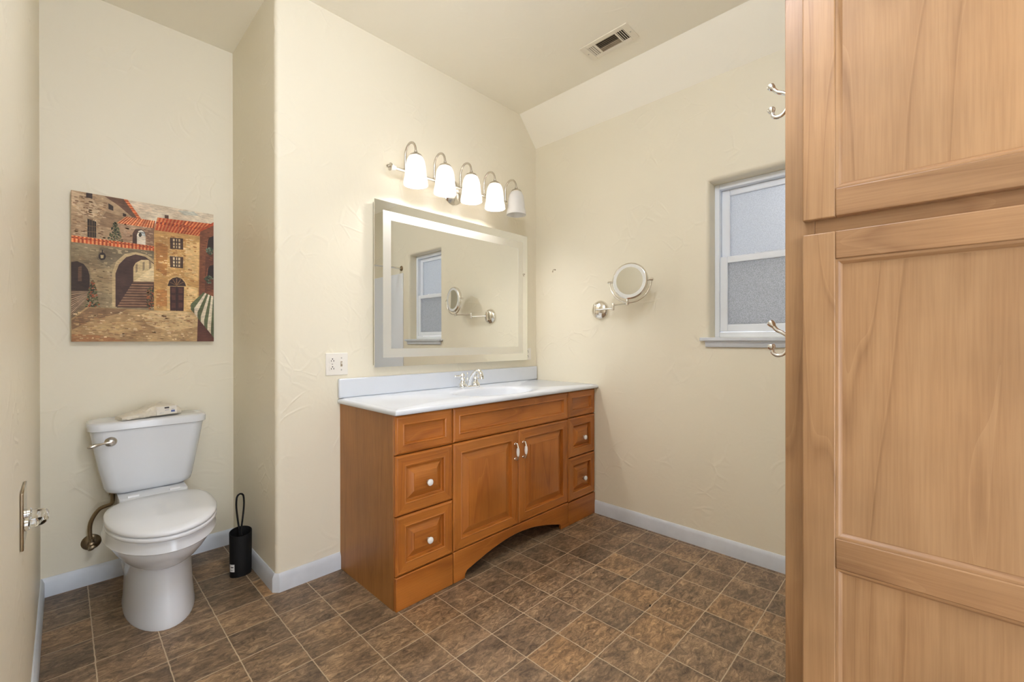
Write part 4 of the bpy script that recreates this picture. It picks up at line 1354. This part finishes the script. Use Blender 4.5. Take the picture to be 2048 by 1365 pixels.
#PAINTING#
PTG = [
('p',(176,150,116),[(0,0),(1,0),(1,1),(0,1)]),
('p',(222,216,200),[(0.335,1.0),(1.0,1.0),(1.0,0.916),(0.547,0.863),(0.429,0.874)]),
('p',(196,203,197),[(0.712,0.986),(0.842,0.997),(0.877,0.971),(0.766,0.958)]),
('p',(232,222,205),[(0.373,0.983),(0.507,0.987),(0.527,0.946),(0.44,0.92)]),
('p',(178,156,128),[(0.0,0.999),(0.214,1.0),(0.429,0.878),(0.299,0.791),(0.299,0.674),(0.0,0.692)]),
('p',(205,186,158),[(0.005,0.996),(0.13,0.973),(0.19,0.86),(0.087,0.844),(0.005,0.904)]),
('p',(150,126,100),[(0.214,0.893),(0.353,0.867),(0.299,0.81),(0.263,0.785),(0.156,0.788)]),
('d',150,[(206,188,160),(158,132,104),(190,164,130),(140,112,88)],(0.004,0.702),(0.226,0.99)),
('p',(112,84,66),[(0.205,0.997),(0.344,1.0),(0.44,0.88),(0.391,0.878),(0.299,0.946)]),
('s',16,(196,86,38),(232,150,96),[(0.328,1.0),(0.355,1.0),(0.447,0.881),(0.422,0.878)]),
('p',(62,46,38),[(0.091,0.999),(0.129,1.0),(0.129,0.964),(0.091,0.969)]),
('p',(62,46,38),[(0.23,0.953),(0.261,0.937),(0.261,0.906),(0.23,0.914)]),
('p',(62,46,38),[(0.324,0.901),(0.346,0.897),(0.346,0.877),(0.324,0.878)]),
('p',(52,40,30),[(0.098,0.827),(0.152,0.814),(0.152,0.705),(0.098,0.704)]),
('p',(120,98,70),[(0.111,0.821),(0.114,0.822),(0.114,0.702),(0.111,0.702)]),
('p',(120,98,70),[(0.125,0.824),(0.129,0.824),(0.129,0.705),(0.125,0.704)]),
('p',(120,98,70),[(0.139,0.825),(0.141,0.827),(0.141,0.707),(0.138,0.707)]),
('p',(120,98,70),[(0.098,0.78),(0.152,0.782),(0.152,0.778),(0.098,0.777)]),
('p',(120,98,70),[(0.098,0.742),(0.152,0.745),(0.152,0.741),(0.098,0.739)]),
('p',(172,146,122),[(0.29,0.828),(0.542,0.838),(0.542,0.699),(0.299,0.684)]),
('p',(146,118,98),[(0.478,0.827),(0.542,0.834),(0.542,0.699),(0.487,0.698)]),
('d',70,[(196,170,146),(150,122,100),(180,150,124)],(0.308,0.685),(0.538,0.835)),
('s',26,(190,88,44),(238,168,118),[(0.344,0.88),(0.547,0.88),(0.536,0.825),(0.283,0.825)]),
('p',(86,64,54),[(0.388,0.696),(0.389,0.77),(0.408,0.801),(0.449,0.807),(0.476,0.788),(0.48,0.696)]),
('p',(230,228,218),[(0.418,0.698),(0.418,0.759),(0.429,0.79),(0.449,0.8),(0.471,0.787),(0.478,0.758),(0.478,0.696)]),
('p',(190,206,216),[(0.435,0.79),(0.471,0.787),(0.478,0.758),(0.449,0.762)]),
('p',(60,58,48),[(0.453,0.765),(0.451,0.759),(0.447,0.754),(0.444,0.749),(0.438,0.749),(0.433,0.751),(0.431,0.757),(0.429,0.762),(0.431,0.77),(0.435,0.775),(0.438,0.778),(0.444,0.78),(0.447,0.777),(0.451,0.772)]),
('p',(70,62,50),[(0.424,0.781),(0.476,0.784),(0.476,0.78),(0.424,0.777)]),
('b',150,[(70,78,52),(96,104,70),(48,56,38),(132,128,96)],(0.226,0.692),(0.321,0.828),'t'),
('p',(146,134,108),[(0.0,0.661),(0.542,0.664),(0.542,0.227),(0.0,0.207)]),
('p',(168,152,120),[(0.112,0.502),(0.261,0.496),(0.261,0.323),(0.129,0.353)]),
('p',(122,112,92),[(0.174,0.639),(0.542,0.658),(0.542,0.602),(0.353,0.622),(0.226,0.512),(0.156,0.562)]),
('d',220,[(172,158,128),(124,112,88),(158,140,112),(184,168,140)],(0.004,0.234),(0.534,0.652)),
('s',44,(188,80,36),(236,160,106),[(0.002,0.702),(0.54,0.695),(0.54,0.659),(0.002,0.658)]),
('s',40,(214,112,62),(160,66,32),[(0.002,0.694),(0.54,0.688),(0.54,0.679),(0.002,0.684)]),
('p',(60,44,36),[(0.0,0.337),(0.0,0.525),(0.036,0.533),(0.074,0.52),(0.1,0.486),(0.111,0.445),(0.111,0.34)]),
('p',(104,80,62),[(0.042,0.495),(0.063,0.506),(0.063,0.403),(0.04,0.402)]),
('s',24,(176,156,132),(104,84,70),[(0.0,0.337),(0.101,0.34),(0.091,0.284),(0.0,0.158)]),
('p',(128,112,88),[(0.0,0.151),(0.094,0.234),(0.091,0.288),(0.0,0.165)]),
('p',(190,172,136),[(0.252,0.236),(0.252,0.476),(0.279,0.556),(0.335,0.615),(0.409,0.638),(0.487,0.626),(0.542,0.588),(0.542,0.247)]),
('p',(74,52,46),[(0.274,0.241),(0.274,0.473),(0.297,0.538),(0.344,0.593),(0.409,0.621),(0.476,0.611),(0.538,0.569),(0.538,0.253)]),
('p',(206,190,150),[(0.393,0.424),(0.393,0.528),(0.409,0.56),(0.449,0.586),(0.496,0.591),(0.538,0.562),(0.538,0.435)]),
('p',(228,214,176),[(0.447,0.473),(0.538,0.552),(0.538,0.435),(0.393,0.424)]),
('p',(150,134,110),[(0.408,0.549),(0.422,0.555),(0.422,0.5),(0.408,0.487)]),
('p',(150,134,110),[(0.457,0.569),(0.471,0.575),(0.471,0.52),(0.457,0.506)]),
('p',(150,134,110),[(0.502,0.583),(0.518,0.589),(0.518,0.535),(0.502,0.52)]),
('s',20,(92,66,54),(142,112,90),[(0.393,0.427),(0.538,0.436),(0.498,0.244),(0.281,0.237)]),
('p',(52,40,36),[(0.214,0.585),(0.21,0.573),(0.205,0.563),(0.194,0.558),(0.185,0.556),(0.174,0.56),(0.168,0.569),(0.167,0.579),(0.168,0.591),(0.174,0.601),(0.185,0.606),(0.196,0.608),(0.205,0.605),(0.21,0.596)]),
('p',(44,36,34),[(0.187,0.626),(0.194,0.628),(0.194,0.603),(0.187,0.603)]),
('p',(190,178,140),[(0.178,0.591),(0.199,0.593),(0.196,0.571),(0.181,0.568)]),
('b',200,[(78,84,56),(110,112,76),(168,92,58),(52,58,40)],(0.087,0.228),(0.172,0.412),'t'),
('b',130,[(84,92,62),(160,100,64),(56,62,44)],(0.482,0.236),(0.538,0.389),'o'),
('p',(204,166,106),[(0.538,0.815),(0.889,0.817),(0.873,0.224),(0.536,0.225)]),
('p',(224,194,138),[(0.777,0.754),(0.882,0.767),(0.873,0.466),(0.764,0.499)]),
('p',(178,128,70),[(0.547,0.725),(0.639,0.717),(0.629,0.487),(0.553,0.522)]),
('p',(190,138,80),[(0.556,0.38),(0.638,0.386),(0.632,0.261),(0.551,0.258)]),
('p',(230,204,150),[(0.764,0.426),(0.87,0.412),(0.864,0.234),(0.764,0.236)]),
('d',260,[(226,196,142),(184,140,84),(212,176,118),(236,214,168),(170,122,70)],(0.542,0.233),(0.871,0.798)),
('p',(92,66,52),[(0.616,0.934),(0.645,0.936),(0.645,0.911),(0.616,0.91)]),
('s',30,(176,72,34),(230,146,92),[(0.563,0.908),(0.978,0.924),(0.882,0.815),(0.538,0.812)]),
('s',26,(206,112,58),(150,60,34),[(0.556,0.877),(0.942,0.885),(0.922,0.864),(0.551,0.86)]),
('p',(82,60,46),[(0.654,0.772),(0.755,0.778),(0.755,0.694),(0.656,0.689)]),
('p',(214,196,160),[(0.676,0.767),(0.732,0.771),(0.732,0.701),(0.678,0.699)]),
('p',(74,56,46),[(0.69,0.77),(0.701,0.771),(0.701,0.698),(0.69,0.696)]),
('p',(74,56,46),[(0.708,0.771),(0.719,0.772),(0.719,0.699),(0.708,0.698)]),
('p',(74,56,46),[(0.676,0.747),(0.732,0.751),(0.732,0.742),(0.676,0.739)]),
('p',(74,56,46),[(0.676,0.721),(0.732,0.725),(0.732,0.718),(0.676,0.714)]),
('p',(82,60,46),[(0.652,0.635),(0.755,0.638),(0.754,0.553),(0.656,0.552)]),
('p',(214,196,160),[(0.676,0.629),(0.732,0.631),(0.73,0.562),(0.678,0.56)]),
('p',(74,56,46),[(0.69,0.631),(0.701,0.632),(0.701,0.559),(0.69,0.558)]),
('p',(74,56,46),[(0.708,0.632),(0.717,0.634),(0.717,0.56),(0.708,0.559)]),
('p',(74,56,46),[(0.676,0.608),(0.73,0.611),(0.73,0.603),(0.676,0.601)]),
('p',(74,56,46),[(0.676,0.583),(0.73,0.586),(0.73,0.578),(0.676,0.576)]),
('p',(220,190,134),[(0.632,0.228),(0.632,0.426),(0.659,0.475),(0.701,0.495),(0.748,0.482),(0.784,0.437),(0.777,0.228)]),
('p',(58,38,32),[(0.636,0.412),(0.649,0.452),(0.674,0.473),(0.707,0.483),(0.743,0.473),(0.766,0.449),(0.777,0.419)]),
('p',(140,108,76),[(0.701,0.419),(0.708,0.42),(0.656,0.443),(0.649,0.442)]),
('p',(140,108,76),[(0.701,0.419),(0.708,0.42),(0.678,0.465),(0.672,0.463)]),
('p',(140,108,76),[(0.701,0.419),(0.708,0.42),(0.708,0.473),(0.701,0.473)]),
('p',(140,108,76),[(0.701,0.419),(0.708,0.42),(0.739,0.469),(0.732,0.469)]),
('p',(140,108,76),[(0.701,0.419),(0.708,0.42),(0.763,0.45),(0.755,0.45)]),
('p',(66,36,32),[(0.654,0.41),(0.761,0.414),(0.757,0.23),(0.654,0.23)]),
('p',(36,22,20),[(0.703,0.413),(0.71,0.413),(0.708,0.228),(0.703,0.228)]),
('p',(90,54,46),[(0.665,0.397),(0.694,0.4),(0.694,0.363),(0.665,0.36)]),
('p',(90,54,46),[(0.665,0.346),(0.694,0.347),(0.694,0.31),(0.665,0.309)]),
('p',(90,54,46),[(0.665,0.288),(0.694,0.29),(0.694,0.253),(0.665,0.251)]),
('p',(90,54,46),[(0.719,0.402),(0.75,0.403),(0.75,0.366),(0.719,0.364)]),
('p',(90,54,46),[(0.719,0.349),(0.75,0.351),(0.75,0.313),(0.719,0.311)]),
('p',(90,54,46),[(0.719,0.291),(0.75,0.293),(0.75,0.256),(0.719,0.254)]),
('p',(128,80,54),[(0.888,0.854),(1.0,0.921),(1.0,0.0),(0.862,0.0),(0.877,0.251)]),
('p',(104,62,44),[(0.933,0.665),(1.0,0.695),(1.0,0.41),(0.926,0.383)]),
('d',60,[(146,94,64),(104,62,42),(132,84,56)],(0.888,0.251),(1.0,0.86)),
('s',10,(206,98,46),(170,70,36),[(0.882,0.858),(1.0,0.94),(1.0,0.913),(0.886,0.847)]),
('p',(48,32,26),[(0.944,0.712),(0.946,0.778),(0.967,0.815),(1.0,0.83),(1.0,0.719)]),
('p',(150,92,64),[(0.937,0.719),(0.944,0.721),(0.955,0.801),(0.949,0.8)]),
('p',(48,32,26),[(0.944,0.489),(0.946,0.553),(0.967,0.591),(1.0,0.603),(1.0,0.493)]),
('p',(150,92,64),[(0.937,0.496),(0.944,0.497),(0.955,0.576),(0.947,0.576)]),
('b',60,[(84,104,84),(128,146,128),(60,74,58)],(0.938,0.681),(1.0,0.734),'o'),
('b',60,[(84,104,84),(128,146,128),(60,74,58)],(0.926,0.456),(0.998,0.513),'o'),
('p',(178,152,112),[(0.0,0.15),(0.092,0.233),(0.536,0.228),(0.87,0.227),(0.866,0.0),(0.0,0.0)]),
('p',(138,112,84),[(0.0,0.138),(0.103,0.228),(0.353,0.23),(0.297,0.198),(0.103,0.135),(0.004,0.078)]),
('p',(214,192,148),[(0.447,0.194),(0.516,0.224),(0.87,0.227),(0.868,0.111),(0.647,0.077),(0.486,0.125)]),
('p',(192,166,122),[(0.103,0.098),(0.353,0.151),(0.467,0.104),(0.297,0.052)]),
('p',(162,118,80),[(0.004,0.051),(0.188,0.042),(0.351,0.004),(0.0,0.0)]),
('d',300,[(206,182,142),(152,124,92),(188,156,112),(222,204,168),(168,134,98)],(0.002,0.006),(0.859,0.207)),
('p',(92,54,44),[(0.87,0.207),(1.0,0.114),(1.0,0.0),(0.862,0.0)]),
('p',(96,108,76),[(0.915,0.382),(0.928,0.377),(0.841,0.256),(0.841,0.213),(0.813,0.243),(0.813,0.286)]),
('p',(226,222,204),[(0.928,0.377),(0.94,0.373),(0.866,0.225),(0.866,0.181),(0.841,0.213),(0.841,0.256)]),
('p',(96,108,76),[(0.94,0.373),(0.955,0.369),(0.893,0.195),(0.893,0.151),(0.866,0.183),(0.866,0.225)]),
('p',(226,222,204),[(0.955,0.369),(0.967,0.363),(0.92,0.165),(0.92,0.121),(0.893,0.152),(0.893,0.195)]),
('p',(96,108,76),[(0.967,0.363),(0.98,0.359),(0.947,0.134),(0.947,0.089),(0.92,0.121),(0.92,0.165)]),
('p',(226,222,204),[(0.98,0.359),(0.995,0.354),(0.976,0.102),(0.976,0.058),(0.947,0.091),(0.947,0.134)]),
('p',(96,108,76),[(0.995,0.354),(1.0,0.35),(1.0,0.071),(1.0,0.026),(0.976,0.059),(0.976,0.102)])]

def lin(c): return tuple(((v / 255 + .055) / 1.055) ** 2.4 if v > 10 else v / 255 / 12.92 for v in c) + (1,)
def painting():
    bm = bmesh.new()
    cl_ = bm.loops.layers.color.new('pigment') if False else bm.loops.layers.float_color.new('pigment')
    rng = random.Random(11)
    k = [0]
    def add(pts, col):
        k[0] += 1
        y = PY - .0002 - .000012 * k[0]
        try:
            f = bm.faces.new([bm.verts.new((PX0 + u * pw, y, PZ0 + v * ph)) for u, v in pts])
        except ValueError:
            return
        for lp in f.loops: lp[cl_] = lin(col)
    def mixp(a, b, t): return (a[0] + (b[0] - a[0]) * t, a[1] + (b[1] - a[1]) * t)
    for e in PTG:
        if e[0] == 'p':
            add(e[2], e[1])
        elif e[0] == 's':
            n, c1, c2, (a, b, c, d) = e[1], e[2], e[3], e[4]
            vert = abs(b[0] - a[0]) > 1.5 * abs(d[1] - a[1]) and n > 24 or n in (26,)
            k[0] += 1
            y = k[0]
            for i in range(n):
                t0, t1 = i / n, (i + 1) / n
                if vert: q = [mixp(a, b, t0), mixp(a, b, t1), mixp(d, c, t1), mixp(d, c, t0)]
                else: q = [mixp(a, d, t0), mixp(b, c, t0), mixp(b, c, t1), mixp(a, d, t1)]
                k[0] = y
                j = rng.uniform(.85, 1.12)
                add(q, [min(255, v * j) for v in (c1 if i % 2 else c2)])
        elif e[0] == 'd':          # short horizontal brush dabs, like courses of stone
            n, cols, (u0, v0), (u1, v1) = e[1:]
            y = k[0] + 1
            for i in range(n):
                cu, cv = rng.uniform(u0, u1 - .03), rng.uniform(v0, v1 - .008)
                w, h = rng.uniform(.012, .034), rng.uniform(.004, .008)
                k[0] = y + i // 60
                add([(cu, cv), (min(u1, cu + w), cv - .001), (min(u1, cu + w * .95), cv + h), (cu + .003, cv + h * 1.1)], rng.choice(cols))
        else:
            n, cols, (u0, v0), (u1, v1), sh = e[1:]
            y = k[0] + 1
            for i in range(n):
                v = rng.random()
                if sh == 't': hw = .5 * (1 - v) ** .8 + .04
                else: hw = .5 * math.sqrt(max(.02, 1 - (2 * v - 1) ** 2))
                u = .5 + rng.uniform(-hw, hw)
                cu, cv = u0 + (u1 - u0) * u, v0 + (v1 - v0) * v
                if cu > .992: continue
                r = rng.uniform(.004, .009)
                k[0] = y + i // 8
                add([(min(1, cu + r * math.cos(t)), cv + r * .8 * math.sin(t)) for t in (0, 1.25, 2.5, 3.8, 5.0)], rng.choice(cols))
    finish(bm, 'painted_face', PAINT, pa, smooth=180, recalc=False)
painting()
